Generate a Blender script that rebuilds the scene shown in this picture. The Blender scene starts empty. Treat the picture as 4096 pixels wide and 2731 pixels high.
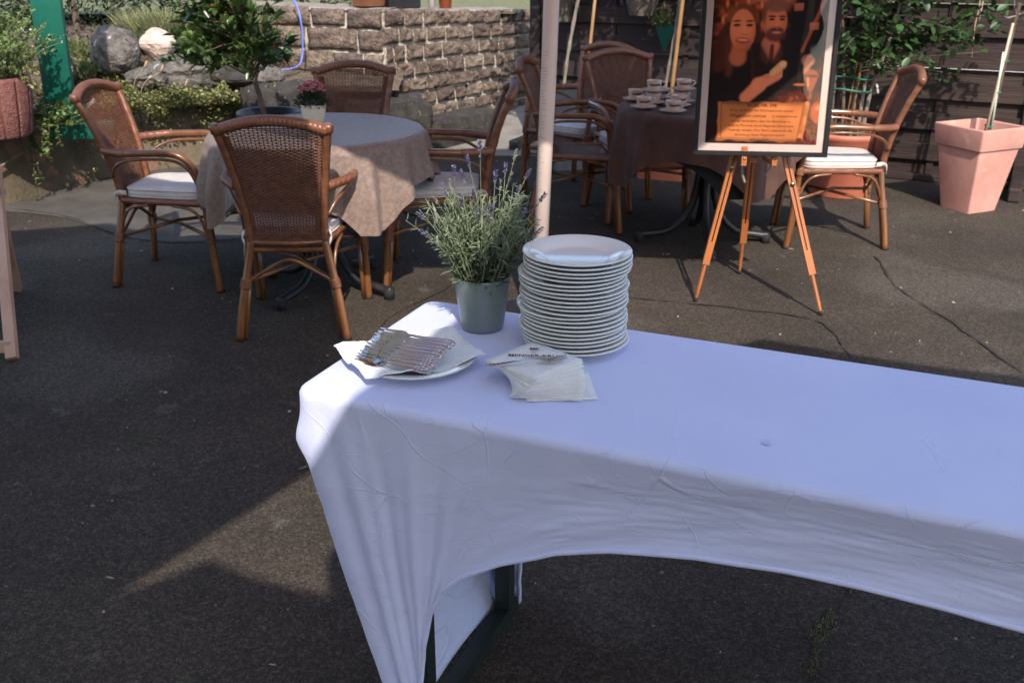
import bpy, math, random
import numpy as np
from mathutils import Vector, Matrix, noise as mnoise

R = random.Random(7)
rng = np.random.default_rng(7)
scene = bpy.context.scene
COL = scene.collection
rad = math.radians

# ------------------------------------------------------------------ camera
PITCH = math.atan(0.40)
cam_d = bpy.data.cameras.new('camera')
cam = bpy.data.objects.new('camera', cam_d)
COL.objects.link(cam)
cam.location = (0, 0, 1.52)
cam.rotation_euler = (rad(90) - PITCH, 0, 0)
cam_d.sensor_width = 36
cam_d.lens = 995 / 1024 * 36
cam_d.clip_start = 0.05
cam_d.clip_end = 400
cam_d.dof.use_dof = True
cam_d.dof.focus_distance = 1.95
cam_d.dof.aperture_fstop = 10.0
scene.camera = cam

# ------------------------------------------------------------------ sky + sun
SX, SY = -0.15, 1.1                      # shadow shift per metre of height
to_sun = Vector((-SX, -SY, 1.0)).normalized()
world = bpy.data.worlds.new('World')
scene.world = world
world.use_nodes = True
wn = world.node_tree
sky = wn.nodes.new('ShaderNodeTexSky')
sky.sky_type = 'NISHITA'
sky.sun_disc = False
sky.sun_elevation = math.asin(to_sun.z)
sky.sun_rotation = math.atan2(to_sun.x, to_sun.y)
sky.air_density = 1.0
sky.dust_density = 1.2
sky.ozone_density = 1.0
wn.links.new(sky.outputs[0], wn.nodes['Background'].inputs[0])
wn.nodes['Background'].inputs[1].default_value = 0.15
sun_d = bpy.data.lights.new('sun', 'SUN')
sun_d.energy = 2.6
sun_d.angle = rad(0.6)
sun_d.color = (1.0, 0.92, 0.82)
sun = bpy.data.objects.new('sun', sun_d)
COL.objects.link(sun)
sun.rotation_euler = (-to_sun).to_track_quat('-Z', 'Y').to_euler()
sun.location = (0, -10, 12)
scene.view_settings.view_transform = 'Standard'
scene.view_settings.look = 'None'
scene.view_settings.exposure = 1.1
scene.view_settings.gamma = 1.0
scene.view_settings.use_curve_mapping = False
scene.render.engine = 'CYCLES'
scene.cycles.use_denoising = True
scene.cycles.max_bounces = 8
scene.cycles.transparent_max_bounces = 12
scene.cycles.sample_clamp_indirect = 6.0

# ------------------------------------------------------------------ materials
MATS = {}
def mat(name, c1, c2=None, scale=8.0, rough=0.7, bump=0.0, bscale=60.0, detail=4.0, metal=0.0,
        coat=0.0, sheen=0.0, stretch=None, island=0.0, objrnd=0.0, transl=0.0, spec=0.5,
        kind='noise', bkind='noise', contrast=(0.35, 0.65), bdist=0.01, speck=None, vcol=None, rvar=0.0):
    if name in MATS:
        return MATS[name]
    m = bpy.data.materials.new(name)
    m.use_nodes = True
    nt = m.node_tree
    N, L = nt.nodes, nt.links
    b = N['Principled BSDF']
    out = N['Material Output']
    b.inputs['Roughness'].default_value = rough
    b.inputs['Metallic'].default_value = metal
    b.inputs['Specular IOR Level'].default_value = spec
    b.inputs['Coat Weight'].default_value = coat
    b.inputs['Coat Roughness'].default_value = 0.08
    if sheen:
        b.inputs['Sheen Weight'].default_value = sheen
        b.inputs['Sheen Roughness'].default_value = 0.4
    tc = N.new('ShaderNodeTexCoord')
    mp = N.new('ShaderNodeMapping')
    L.new(tc.outputs['Object'], mp.inputs['Vector'])
    if stretch:
        mp.inputs['Scale'].default_value = stretch
    col = None
    if vcol:
        a = N.new('ShaderNodeVertexColor'); a.layer_name = vcol
        col = a.outputs['Color']
    else:
        c2 = c2 or c1
        if kind == 'voronoi':
            t = N.new('ShaderNodeTexVoronoi'); t.inputs['Scale'].default_value = scale
            fac = t.outputs['Distance']
        elif kind == 'wave':
            t = N.new('ShaderNodeTexWave'); t.inputs['Scale'].default_value = scale
            t.inputs['Distortion'].default_value = 3.0
            t.inputs['Detail'].default_value = detail
            fac = t.outputs['Fac']
        else:
            t = N.new('ShaderNodeTexNoise'); t.inputs['Scale'].default_value = scale
            t.inputs['Detail'].default_value = detail
            t.inputs['Roughness'].default_value = 0.6
            fac = t.outputs['Fac']
        L.new(mp.outputs[0], t.inputs['Vector'])
        rp = N.new('ShaderNodeValToRGB')
        rp.color_ramp.elements[0].position = contrast[0]
        rp.color_ramp.elements[1].position = contrast[1]
        rp.color_ramp.elements[0].color = (*c1, 1)
        rp.color_ramp.elements[1].color = (*c2, 1)
        L.new(fac, rp.inputs['Fac'])
        col = rp.outputs['Color']
    if speck:
        for sc_, th, cc in speck:
            v = N.new('ShaderNodeTexNoise'); v.inputs['Scale'].default_value = sc_
            v.inputs['Detail'].default_value = 2.0
            L.new(tc.outputs['Object'], v.inputs['Vector'])
            r2 = N.new('ShaderNodeValToRGB')
            r2.color_ramp.elements[0].position = th
            r2.color_ramp.elements[1].position = th + 0.06
            r2.color_ramp.elements[0].color = (0, 0, 0, 1)
            r2.color_ramp.elements[1].color = (1, 1, 1, 1)
            L.new(v.outputs['Fac'], r2.inputs['Fac'])
            mx = N.new('ShaderNodeMix'); mx.data_type = 'RGBA'
            L.new(r2.outputs['Color'], mx.inputs[0])
            L.new(col, mx.inputs[6]); mx.inputs[7].default_value = (*cc, 1)
            col = mx.outputs[2]
    for amt, src in ((island, 'i'), (objrnd, 'o')):
        if amt:
            if src == 'i':
                g = N.new('ShaderNodeNewGeometry'); rv = g.outputs['Random Per Island']
            else:
                g = N.new('ShaderNodeObjectInfo'); rv = g.outputs['Random']
            mr = N.new('ShaderNodeMapRange')
            mr.inputs['To Min'].default_value = 1 - amt
            mr.inputs['To Max'].default_value = 1 + amt
            L.new(rv, mr.inputs['Value'])
            hs = N.new('ShaderNodeHueSaturation')
            L.new(mr.outputs[0], hs.inputs['Value'])
            mr2 = N.new('ShaderNodeMapRange')
            mr2.inputs['To Min'].default_value = 0.5 - amt * 0.05
            mr2.inputs['To Max'].default_value = 0.5 + amt * 0.05
            L.new(rv, mr2.inputs['Value'])
            L.new(mr2.outputs[0], hs.inputs['Hue'])
            L.new(col, hs.inputs['Color'])
            col = hs.outputs['Color']
    L.new(col, b.inputs['Base Color'])
    if rvar:
        rn = N.new('ShaderNodeTexNoise'); rn.inputs['Scale'].default_value = 25
        L.new(mp.outputs[0], rn.inputs['Vector'])
        mr = N.new('ShaderNodeMapRange')
        mr.inputs['To Min'].default_value = max(0.02, rough - rvar)
        mr.inputs['To Max'].default_value = min(1, rough + rvar)
        L.new(rn.outputs['Fac'], mr.inputs['Value'])
        L.new(mr.outputs[0], b.inputs['Roughness'])
    if bump:
        if bkind == 'voronoi':
            t2 = N.new('ShaderNodeTexVoronoi')
            h = t2.outputs['Distance']
        elif bkind == 'wave':
            t2 = N.new('ShaderNodeTexWave')
            h = t2.outputs['Fac']
        else:
            t2 = N.new('ShaderNodeTexNoise'); t2.inputs['Detail'].default_value = 5
            h = t2.outputs['Fac']
        t2.inputs['Scale'].default_value = bscale
        L.new(mp.outputs[0], t2.inputs['Vector'])
        bp = N.new('ShaderNodeBump')
        bp.inputs['Strength'].default_value = bump
        bp.inputs['Distance'].default_value = bdist
        L.new(h, bp.inputs['Height'])
        L.new(bp.outputs[0], b.inputs['Normal'])
    if transl:
        tr = N.new('ShaderNodeBsdfTranslucent')
        L.new(col, tr.inputs['Color'])
        ms = N.new('ShaderNodeMixShader'); ms.inputs[0].default_value = transl
        L.new(b.outputs[0], ms.inputs[1]); L.new(tr.outputs[0], ms.inputs[2])
        L.new(ms.outputs[0], out.inputs['Surface'])
    MATS[name] = m
    return m

# ------------------------------------------------------------------ object helpers
def thing(name, label, cat, loc=(0, 0, 0), rotz=0.0, group=None):
    o = bpy.data.objects.new(name, None)
    o.empty_display_size = 0.1
    COL.objects.link(o)
    o.location = loc; o.rotation_euler = (0, 0, rotz)
    o['label'] = label; o['category'] = cat
    if group: o['group'] = group
    return o
def tag(o, label, cat, group=None):
    o['label'] = label; o['category'] = cat
    if group: o['group'] = group
    return o
def struct(o):
    o['kind'] = 'structure'; return o
def stuff(o):
    o['kind'] = 'stuff'; return o
def link(name, me, parent=None, loc=None, rot=None, scale=None):
    o = bpy.data.objects.new(name, me)
    COL.objects.link(o)
    if parent: o.parent = parent
    if loc is not None: o.location = loc
    if rot is not None: o.rotation_euler = rot
    if scale is not None: o.scale = scale
    return o
def meshdata(name, verts, faces, m=None, smooth=True):
    me = bpy.data.meshes.new(name)
    if isinstance(verts, np.ndarray): verts = verts.tolist()
    if isinstance(faces, np.ndarray): faces = faces.tolist()
    me.from_pydata(verts, [], faces)
    if m:
        for q in (m if isinstance(m, (list, tuple)) else [m]): me.materials.append(q)
    if smooth: me.polygons.foreach_set('use_smooth', [True] * len(me.polygons))
    me.update()
    return me
def copy_tree(o, parent=None):
    c = o.copy(); COL.objects.link(c)
    c.parent = parent
    for ch in list(o.children): copy_tree(ch, c)
    return c
def rebase(root, loc):
    root.location = loc
    for ch in root.children: ch.location = ch.location - Vector(loc)

def catmull(pts, n=6):
    P = [Vector(p) for p in pts]
    P = [P[0] * 2 - P[1]] + P + [P[-1] * 2 - P[-2]]
    out = []
    for i in range(1, len(P) - 2):
        a, b, c, d = P[i - 1], P[i], P[i + 1], P[i + 2]
        for k in range(n):
            t = k / n
            out.append(0.5 * ((2 * b) + (c - a) * t + (2 * a - 5 * b + 4 * c - d) * t * t + (3 * b - a - 3 * c + d) * t ** 3))
    out.append(P[-2])
    return out

class MB:
    def __init__(s): s.v = []; s.f = []; s.mi = []; s.cur = 0
    def add(s, v, f):
        o = len(s.v)
        s.v.extend([tuple(p) for p in v])
        s.f.extend([tuple(i + o for i in q) for q in f])
        s.mi.extend([s.cur] * len(f))
        return s
    def tube(s, path, r, sides=8, caps=True, flat=None):
        path = [Vector(p) for p in path]
        n = len(path)
        rr = r if isinstance(r, (list, tuple)) else [r] * n
        tan = []
        for i in range(n):
            a = path[max(0, i - 1)]; b = path[min(n - 1, i + 1)]
            t = (b - a)
            tan.append(t.normalized() if t.length > 1e-9 else Vector((0, 0, 1)))
        ref = Vector((0, 0, 1)) if abs(tan[0].z) < 0.9 else Vector((1, 0, 0))
        nrm = (ref - tan[0] * ref.dot(tan[0])).normalized()
        V = []
        for i in range(n):
            nrm = (nrm - tan[i] * nrm.dot(tan[i]))
            nrm = nrm.normalized() if nrm.length > 1e-9 else tan[i].orthogonal().normalized()
            bn = tan[i].cross(nrm)
            for k in range(sides):
                a = 2 * math.pi * k / sides
                fx = flat if flat else 1.0
                V.append(path[i] + nrm * (math.cos(a) * rr[i]) + bn * (math.sin(a) * rr[i] * fx))
        F = []
        for i in range(n - 1):
            for k in range(sides):
                k2 = (k + 1) % sides
                F.append((i * sides + k, i * sides + k2, (i + 1) * sides + k2, (i + 1) * sides + k))
        if caps:
            F.append(tuple(range(sides))[::-1])
            F.append(tuple((n - 1) * sides + k for k in range(sides)))
        return s.add(V, F)
    def box(s, lo, hi, bev=0.0):
        x0, y0, z0 = lo; x1, y1, z1 = hi
        if not bev:
            v = [(x, y, z) for z in (z0, z1) for y in (y0, y1) for x in (x0, x1)]
            f = [(0, 2, 3, 1), (4, 5, 7, 6), (0, 1, 5, 4), (1, 3, 7, 5), (3, 2, 6, 7), (2, 0, 4, 6)]
            return s.add(v, f)
        b = min(bev, (x1 - x0) * .49, (y1 - y0) * .49, (z1 - z0) * .49)
        rings = []
        for z, i in ((z0, b), (z0 + b, 0), (z1 - b, 0), (z1, b)):
            rings.append([(x0 + i + b * (i == 0), y0 + i, z), (x1 - i - b * (i == 0), y0 + i, z), (x1 - i, y0 + i + b * (i == 0), z), (x1 - i, y1 - i - b * (i == 0), z),
                          (x1 - i - b * (i == 0), y1 - i, z), (x0 + i + b * (i == 0), y1 - i, z), (x0 + i, y1 - i - b * (i == 0), z), (x0 + i, y0 + i + b * (i == 0), z)])
        v = [p for r_ in rings for p in r_]
        f = []
        for i in range(3):
            for k in range(8):
                k2 = (k + 1) % 8
                f.append((i * 8 + k, i * 8 + k2, (i + 1) * 8 + k2, (i + 1) * 8 + k))
        f.append(tuple(range(8))[::-1]); f.append(tuple(24 + k for k in range(8)))
        return s.add(v, f)
    def bar(s, a, b, w, h, up=(0, 0, 1)):
        a = Vector(a); b = Vector(b); t = (b - a).normalized()
        u = Vector(up); u = (u - t * u.dot(t)).normalized(); x = t.cross(u)
        v = [p + x * (w / 2 * i) + u * (h / 2 * j) for p in (a, b) for i, j in ((-1, -1), (1, -1), (1, 1), (-1, 1))]
        return s.add(v, [(0, 1, 2, 3), (7, 6, 5, 4), (0, 4, 5, 1), (1, 5, 6, 2), (2, 6, 7, 3), (3, 7, 4, 0)])
    def lathe(s, prof, n=32, c=(0, 0, 0), wob=None):
        V = []; F = []
        m = len(prof)
        for k in range(n):
            a = 2 * math.pi * k / n
            for i, (r_, z) in enumerate(prof):
                q = r_ * (wob(a, z) if wob else 1)
                V.append((c[0] + q * math.cos(a), c[1] + q * math.sin(a), c[2] + z))
        for k in range(n):
            k2 = (k + 1) % n
            for i in range(m - 1):
                F.append((k * m + i, k2 * m + i, k2 * m + i + 1, k * m + i + 1))
        return s.add(V, F)
    def grid(s, fn, nu, nv, wrap=False):
        V = [fn(i / nu, j / nv) for j in range(nv + 1) for i in range(nu + (0 if wrap else 1))]
        w = nu if wrap else nu + 1
        F = []
        for j in range(nv):
            for i in range(nu):
                i2 = (i + 1) % w if wrap else i + 1
                F.append((j * w + i, j * w + i2, (j + 1) * w + i2, (j + 1) * w + i))
        return s.add(V, F)
    def data(s, name, m, smooth=True):
        me = meshdata(name, s.v, s.f, m, smooth)
        if max(s.mi or [0]) > 0: me.polygons.foreach_set('material_index', s.mi)
        return me
    def build(s, name, m, parent=None, smooth=True, **k):
        return link(name, s.data(name, m, smooth), parent, **k)

def auto_flat(o, ang=35):
    o.data.set_sharp_from_angle(angle=rad(ang)); return o

def text_mesh(txt, size, m, name='lettering', bold=0.0, align='CENTER', shear=0.0):
    cu = bpy.data.curves.new('txt', 'FONT')
    cu.body = txt; cu.size = size; cu.align_x = align; cu.align_y = 'CENTER'
    cu.offset = bold; cu.shear = shear; cu.resolution_u = 3
    ob = bpy.data.objects.new('txt', cu)
    COL.objects.link(ob)
    bpy.context.view_layer.update()
    me = bpy.data.meshes.new_from_object(ob.evaluated_get(bpy.context.evaluated_depsgraph_get()))
    me.name = name
    bpy.data.objects.remove(ob); bpy.data.curves.remove(cu)
    me.materials.clear(); me.materials.append(m)
    return me

def leaf_cloud(pos, dirs, size, width=0.45, fold=0.25, droop=0.0, jit=0.3):
    """many small leaves: each two folded halves of a pointed oval (6 vertices)."""
    n = len(pos)
    pos = np.asarray(pos, float); d = np.asarray(dirs, float)
    d = d + rng.normal(0, jit, d.shape)
    d /= np.linalg.norm(d, axis=1)[:, None] + 1e-9
    a = rng.normal(0, 1, d.shape)
    up = np.array([0, 0, 1.0])[None] + 0.35 * a
    s_ = np.cross(d, up); s_ /= np.linalg.norm(s_, axis=1)[:, None] + 1e-9
    u = np.cross(s_, d)
    sz = (np.asarray(size) * rng.uniform(0.65, 1.2, n))[:, None] if np.ndim(size) == 0 else np.asarray(size)[:, None]
    w = sz * width * 0.5
    f = fold
    p0 = pos
    p1 = pos + d * sz * .35 - u * sz * droop * .2
    p2 = pos + d * sz * .72 - u * sz * droop * .6
    p3 = pos + d * sz - u * sz * droop * 1.2
    L1 = p1 + s_ * w + u * w * f; R1 = p1 - s_ * w + u * w * f
    L2 = p2 + s_ * w * .8 + u * w * f; R2 = p2 - s_ * w * .8 + u * w * f
    V = np.stack([p0, L1, L2, p3, R2, R1], 1).reshape(-1, 3)
    b = (np.arange(n) * 6)[:, None]
    q1 = b + np.array([[0, 3, 2, 1]]); q2 = b + np.array([[0, 5, 4, 3]])
    F = np.concatenate([q1, q2], 0)
    return V, F

def fnoise(x, y, z=0.0): return mnoise.noise(Vector((x, y, z)))
def fbm(x, y, z=0.0, o=4):
    s_, a = 0, 1
    for i in range(o):
        s_ += a * mnoise.noise(Vector((x, y, z))); x *= 2.03; y *= 2.03; z *= 2.03; a *= .5
    return s_

ORD = ['topmost', 'second', 'third', 'fourth', 'fifth', 'sixth', 'seventh', 'eighth', 'ninth', 'tenth', 'eleventh', 'twelfth', 'thirteenth',
       'fourteenth', 'fifteenth', 'sixteenth', 'seventeenth', 'eighteenth', 'nineteenth', 'twentieth', 'twenty-first', 'twenty-second',
       'twenty-third', 'twenty-fourth', 'twenty-fifth', 'twenty-sixth', 'twenty-seventh', 'twenty-eighth', 'twenty-ninth', 'thirtieth']

# ------------------------------------------------------------------ material library
def M_asphalt():
    m = mat('asphalt', (.046, .037, .030), (.086, .069, .054), scale=1.3, rough=.92, bump=1.0, bscale=170, detail=8, bdist=.005,
            contrast=(.3, .7), spec=.2, speck=[(2.2, .60, (.066, .060, .041)), (.7, .58, (.094, .079, .064)), (5.5, .68, (.11, .098, .085))])
    nt = m.node_tree; N, L = nt.nodes, nt.links
    b = N['Principled BSDF']; src = b.inputs['Base Color'].links[0].from_socket
    tc = N.new('ShaderNodeTexCoord')
    for sc_, lo, hi in ((230, .62, 1.16), (110, .80, 1.05)):
        v = N.new('ShaderNodeTexVoronoi'); v.inputs['Scale'].default_value = sc_
        L.new(tc.outputs['Object'], v.inputs['Vector'])
        sp = N.new('ShaderNodeSeparateColor'); L.new(v.outputs['Color'], sp.inputs[0])
        pw = N.new('ShaderNodeMath'); pw.operation = 'POWER'; pw.inputs[1].default_value = 1.8
        L.new(sp.outputs[0], pw.inputs[0])
        mr = N.new('ShaderNodeMapRange'); mr.inputs['To Min'].default_value = lo; mr.inputs['To Max'].default_value = hi + .3
        L.new(pw.outputs[0], mr.inputs['Value'])
        mx = N.new('ShaderNodeVectorMath'); mx.operation = 'SCALE'
        L.new(src, mx.inputs[0]); L.new(mr.outputs[0], mx.inputs['Scale'])
        src = mx.outputs[0]
    L.new(src, b.inputs['Base Color'])
    return m
ASPH = M_asphalt()
PAVE = mat('pale_concrete', (.17, .15, .13), (.27, .25, .215), scale=5, rough=.9, bump=.5, bscale=90, detail=8, speck=[(160, .62, (.10, .09, .08))])
CRACK = mat('joint_dirt', (.016, .014, .012), (.036, .031, .025), scale=30, rough=1)
MOSS = mat('moss', (.12, .13, .045), (.24, .24, .11), scale=60, rough=1, island=.35)
CHIP = mat('stone_chip', (.24, .19, .155), (.40, .31, .25), scale=10, rough=.9, island=.45)
SOIL = mat('bank_soil', (.075, .052, .036), (.17, .125, .085), scale=9, rough=1, bump=1.0, bscale=45, detail=8, bdist=.02, speck=[(40, .62, (.22, .16, .10)), (70, .64, (.03, .022, .016))])
RENDER = mat('weathered_render', (.105, .085, .055), (.20, .155, .105), scale=3.2, rough=.95, bump=.6, bscale=38, detail=9, speck=[(6, .60, (.24, .13, .085)), (9, .66, (.07, .065, .04))])
LAWN = mat('upper_lawn', (.10, .11, .045), (.20, .19, .09), scale=22, rough=1, bump=.8, bscale=90)
SAND = mat('sandstone', (.075, .056, .045), (.245, .178, .136), scale=16, rough=.95, bump=1.0, bscale=48, detail=9, objrnd=.3, bdist=.03,
           speck=[(34, .64, (.30, .215, .165)), (60, .68, (.045, .035, .03))], contrast=(.36, .64))
MORTAR = mat('lime_mortar', (.42, .37, .30), (.56, .51, .43), scale=22, rough=.97, bump=1.0, bscale=60, detail=8, bdist=.012, speck=[(12, .66, (.19, .19, .12))])
KERB = mat('grey_kerb_stone', (.024, .021, .018), (.058, .050, .044), scale=12, rough=.95, bump=.8, bscale=60, detail=9, speck=[(40, .68, (.22, .2, .18))])
GRANITE = mat('lichen_boulder', (.060, .050, .043), (.20, .18, .155), scale=14, rough=.95, bump=1.0, bscale=30, detail=9, bdist=.03, speck=[(14, .66, (.50, .50, .45)), (30, .66, (.05, .045, .042))])
PINKROCK = mat('pink_rock', (.46, .33, .265), (.68, .56, .48), scale=9, rough=.9, bump=.8, bscale=26, detail=7, bdist=.02)
GREENP = mat('green_paint', (.007, .105, .072), (.010, .13, .088), scale=14, rough=.42, bump=.1, bscale=120)
PINKC = mat('red_lava_concrete', (.17, .062, .050), (.27, .115, .095), scale=40, rough=.97, bump=1.0, bscale=95, detail=8, bdist=.012, speck=[(80, .64, (.10, .04, .033))])
PIPE = mat('grey_pipe', (.42, .40, .37), (.60, .58, .54), scale=18, rough=.6)
LEAF_LT = mat('leaf_light', (.16, .22, .055), (.27, .33, .11), scale=6, rough=.6, island=.4, transl=.3)
LEAF_MD = mat('leaf_mid', (.075, .12, .028), (.155, .20, .06), scale=5, rough=.55, island=.5, transl=.25)
LEAF_COT = mat('leaf_ground_cover', (.13, .15, .045), (.30, .29, .11), scale=5, rough=.55, island=.55, transl=.22)
LEAF_AUT = mat('leaf_autumn', (.40, .14, .035), (.52, .25, .07), scale=5, rough=.6, island=.5, transl=.25)
LEAF_DK = mat('leaf_laurel', (.034, .068, .02), (.10, .155, .045), scale=4, rough=.32, island=.55, transl=.18, coat=.15)
LEAF_CON = mat('conifer_foliage', (.016, .030, .011), (.04, .06, .022), scale=4, rough=.7, island=.5, transl=.1)
LEAF_SHRUB = mat('leaf_shrub', (.025, .055, .018), (.065, .12, .035), scale=4, rough=.45, island=.6, transl=.22)
GRASSY = mat('heath_blades', (.20, .22, .085), (.36, .34, .17), scale=6, rough=.8, island=.45, transl=.25)
HEATHG = mat('heath_green', (.085, .12, .04), (.17, .20, .075), scale=6, rough=.8, island=.5, transl=.2)
BARK = mat('bark', (.075, .050, .036), (.16, .12, .09), scale=40, rough=.95, bump=.8, bscale=90, stretch=(1, 1, .3))
BARK_P = mat('pale_bark', (.14, .112, .088), (.27, .23, .19), scale=30, rough=.9, bump=.6, bscale=80, stretch=(1, 1, .3))
BAMBOO = mat('bamboo_cane', (.26, .135, .048), (.38, .215, .085), scale=14, rough=.45, stretch=(1, 1, .2))
CANEP = mat('painted_cane', (.48, .53, .44), (.58, .62, .52), scale=14, rough=.6)
FENCEW = mat('dark_stained_wood', (.015, .0078, .0066), (.040, .0225, .0188), scale=9, rough=.72, bump=.5, bscale=60, stretch=(.12, 1, 1), objrnd=.22, detail=7)
TERRA = mat('terracotta', (.53, .250, .195), (.62, .325, .262), scale=5, rough=.85, bump=.12, bscale=55, detail=7, speck=[(7, .66, (.64, .37, .305))])
TERRA2 = mat('plastic_terracotta', (.46, .125, .075), (.54, .17, .105), scale=5, rough=.5)
BLACKP = mat('black_plastic', (.012, .012, .014), (.02, .02, .022), scale=9, rough=.4)
GREYBOX = mat('grey_planter', (.16, .155, .155), (.22, .215, .21), scale=8, rough=.8, bump=.2)
RATTAN = mat('woven_rattan', (.115, .042, .022), (.200, .078, .041), scale=35, rough=.38, spec=.5, detail=3)
WRAP = mat('rattan_wrap', (.148, .056, .029), (.245, .098, .051), scale=45, rough=.36, bump=.5, bscale=95, bkind='wave', stretch=(.2, .2, 1), bdist=.003)
CANE = mat('rattan_cane', (.125, .046, .018), (.245, .100, .036), scale=13, rough=.28, spec=.6, coat=.25, stretch=(1, 1, .25), detail=6)
CUSH = mat('cream_cushion', (.60, .55, .51), (.68, .63, .59), scale=30, rough=.9, bump=.3, bscale=400, sheen=.15)
DAMASK = mat('damask_cloth', (.208, .146, .120), (.255, .186, .156), scale=60, rough=.52, spec=.35, bump=.7, bscale=55, detail=4, sheen=.08, bdist=.004, contrast=(.44, .56))
VELVET = mat('brown_cloth', (.070, .032, .023), (.105, .050, .037), scale=9, rough=.9, sheen=.06, bump=.2, bscale=200)
BLACKC = mat('black_underlay', (.008, .008, .009), (.012, .012, .013), scale=9, rough=.95)
BLACKM = mat('black_steel', (.014, .014, .016), (.024, .024, .027), scale=20, rough=.4, spec=.5)
GREENM = mat('dark_green_steel', (.012, .018, .015), (.02, .028, .024), scale=20, rough=.45)
def M_cover():
    m = mat('lilac_stretch_cloth', (.60, .635, .90), (.635, .67, .92), scale=4, rough=.75, sheen=.12, bump=.10, bscale=420)
    nt = m.node_tree; N, L = nt.nodes, nt.links
    b = N['Principled BSDF']; old = b.inputs['Normal'].links[0].from_node
    tc = N.new('ShaderNodeTexCoord'); mp = N.new('ShaderNodeMapping')
    mp.inputs['Scale'].default_value = (1.0, 1.0, 1.9)
    nz = N.new('ShaderNodeTexNoise'); nz.inputs['Scale'].default_value = 3.0
    L.new(tc.outputs['Object'], mp.inputs['Vector']); L.new(mp.outputs[0], nz.inputs['Vector'])
    mv = N.new('ShaderNodeMix'); mv.data_type = 'RGBA'; mv.inputs[0].default_value = .10
    L.new(mp.outputs[0], mv.inputs[6]); L.new(nz.outputs['Color'], mv.inputs[7])
    prev = old
    geo = N.new('ShaderNodeNewGeometry'); sp = N.new('ShaderNodeSeparateXYZ')
    L.new(geo.outputs['True Normal'], sp.inputs[0])
    vz = N.new('ShaderNodeMapRange'); vz.inputs['From Min'].default_value = .3; vz.inputs['From Max'].default_value = .95
    vz.inputs['To Min'].default_value = 1; vz.inputs['To Max'].default_value = .22
    L.new(sp.outputs['Z'], vz.inputs['Value'])
    for q, (kind, sc_, st, wd, stz, rot) in enumerate((('v', 4.2, .42, .010, 1.0, 0), ('v', 9.0, .42, .016, 1.7, .6), ('r', 3.0, .22, .010, 3.2, .35), ('r', 5.0, .18, .012, 2.6, -.5), ('n', 9, .3, .05, 2.6, .4))):
        m2 = N.new('ShaderNodeMapping'); m2.inputs['Scale'].default_value = (1, 1, stz); m2.inputs['Rotation'].default_value = (0, rot, 0); m2.inputs['Location'].default_value = (q * 3.3, 0, q * 1.7)
        L.new(mv.outputs[2], m2.inputs['Vector'])
        if kind == 'v':
            v = N.new('ShaderNodeTexVoronoi'); v.feature = 'DISTANCE_TO_EDGE'; v.inputs['Scale'].default_value = sc_
            L.new(m2.outputs[0], v.inputs['Vector']); dist = v.outputs['Distance']
        else:
            v = N.new('ShaderNodeTexNoise'); v.inputs['Scale'].default_value = sc_; v.inputs['Detail'].default_value = 1.5
            L.new(m2.outputs[0], v.inputs['Vector'])
            s1 = N.new('ShaderNodeMath'); s1.operation = 'SUBTRACT'; s1.inputs[1].default_value = .5; L.new(v.outputs['Fac'], s1.inputs[0])
            s2 = N.new('ShaderNodeMath'); s2.operation = 'ABSOLUTE'; L.new(s1.outputs[0], s2.inputs[0]); dist = s2.outputs[0]
        if kind == 'n': dist = v.outputs['Fac']; wd = 1.0
        mr = N.new('ShaderNodeMapRange'); mr.interpolation_type = 'SMOOTHSTEP'; mr.inputs['From Max'].default_value = wd
        mr.inputs['To Min'].default_value = 1; mr.inputs['To Max'].default_value = 0
        L.new(dist, mr.inputs['Value'])
        n2 = N.new('ShaderNodeTexNoise'); n2.inputs['Scale'].default_value = sc_ * .8
        L.new(tc.outputs['Object'], n2.inputs['Vector'])
        r2 = N.new('ShaderNodeMapRange'); r2.inputs['From Min'].default_value = .47; r2.inputs['From Max'].default_value = .66
        L.new(n2.outputs['Fac'], r2.inputs['Value'])
        mu = N.new('ShaderNodeMath'); mu.operation = 'MULTIPLY'
        L.new(mr.outputs[0], mu.inputs[0]); L.new(r2.outputs[0], mu.inputs[1])
        m3 = N.new('ShaderNodeMath'); m3.operation = 'MULTIPLY'
        L.new(mu.outputs[0], m3.inputs[0]); L.new(vz.outputs[0], m3.inputs[1])
        bp = N.new('ShaderNodeBump'); bp.inputs['Strength'].default_value = st; bp.inputs['Distance'].default_value = .006
        L.new(m3.outputs[0], bp.inputs['Height']); L.new(prev.outputs[0], bp.inputs['Normal'])
        prev = bp
    L.new(prev.outputs[0], b.inputs['Normal'])
    return m
COVER = M_cover()
PORC = mat('white_porcelain', (.74, .74, .72), (.76, .76, .74), scale=5, rough=.12, coat=.3)
CUPC = mat('cream_porcelain', (.66, .49, .39), (.68, .51, .41), scale=5, rough=.16, coat=.3)
NAPC = mat('white_linen', (.72, .73, .76), (.76, .77, .80), scale=20, rough=.85, bump=.25, bscale=350, sheen=.2)
NAPP = mat('paper_napkin', (.76, .74, .73), (.80, .785, .775), scale=40, rough=.95, bump=.35, bscale=380)
STEEL = mat('fork_steel', (.62, .61, .59), (.68, .67, .65), scale=20, rough=.07, metal=1.0)
INK = mat('burgundy_ink', (.13, .012, .028), (.15, .015, .03), rough=.9)
BROWNINK = mat('brown_ink', (.03, .016, .010), (.035, .018, .012), rough=.9)
DARKINK = mat('dark_ink', (.02, .013, .012), (.025, .015, .014), rough=.6)
GREYINK = mat('grey_print', (.40, .31, .27), (.44, .35, .31), rough=.8)
SAGE = mat('sage_pot', (.20, .245, .225), (.23, .275, .255), scale=7, rough=.34, metal=.25, bump=.05, bscale=300)
CREAM = mat('cream_pot', (.72, .66, .52), (.75, .69, .56), scale=7, rough=.45)
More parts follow.
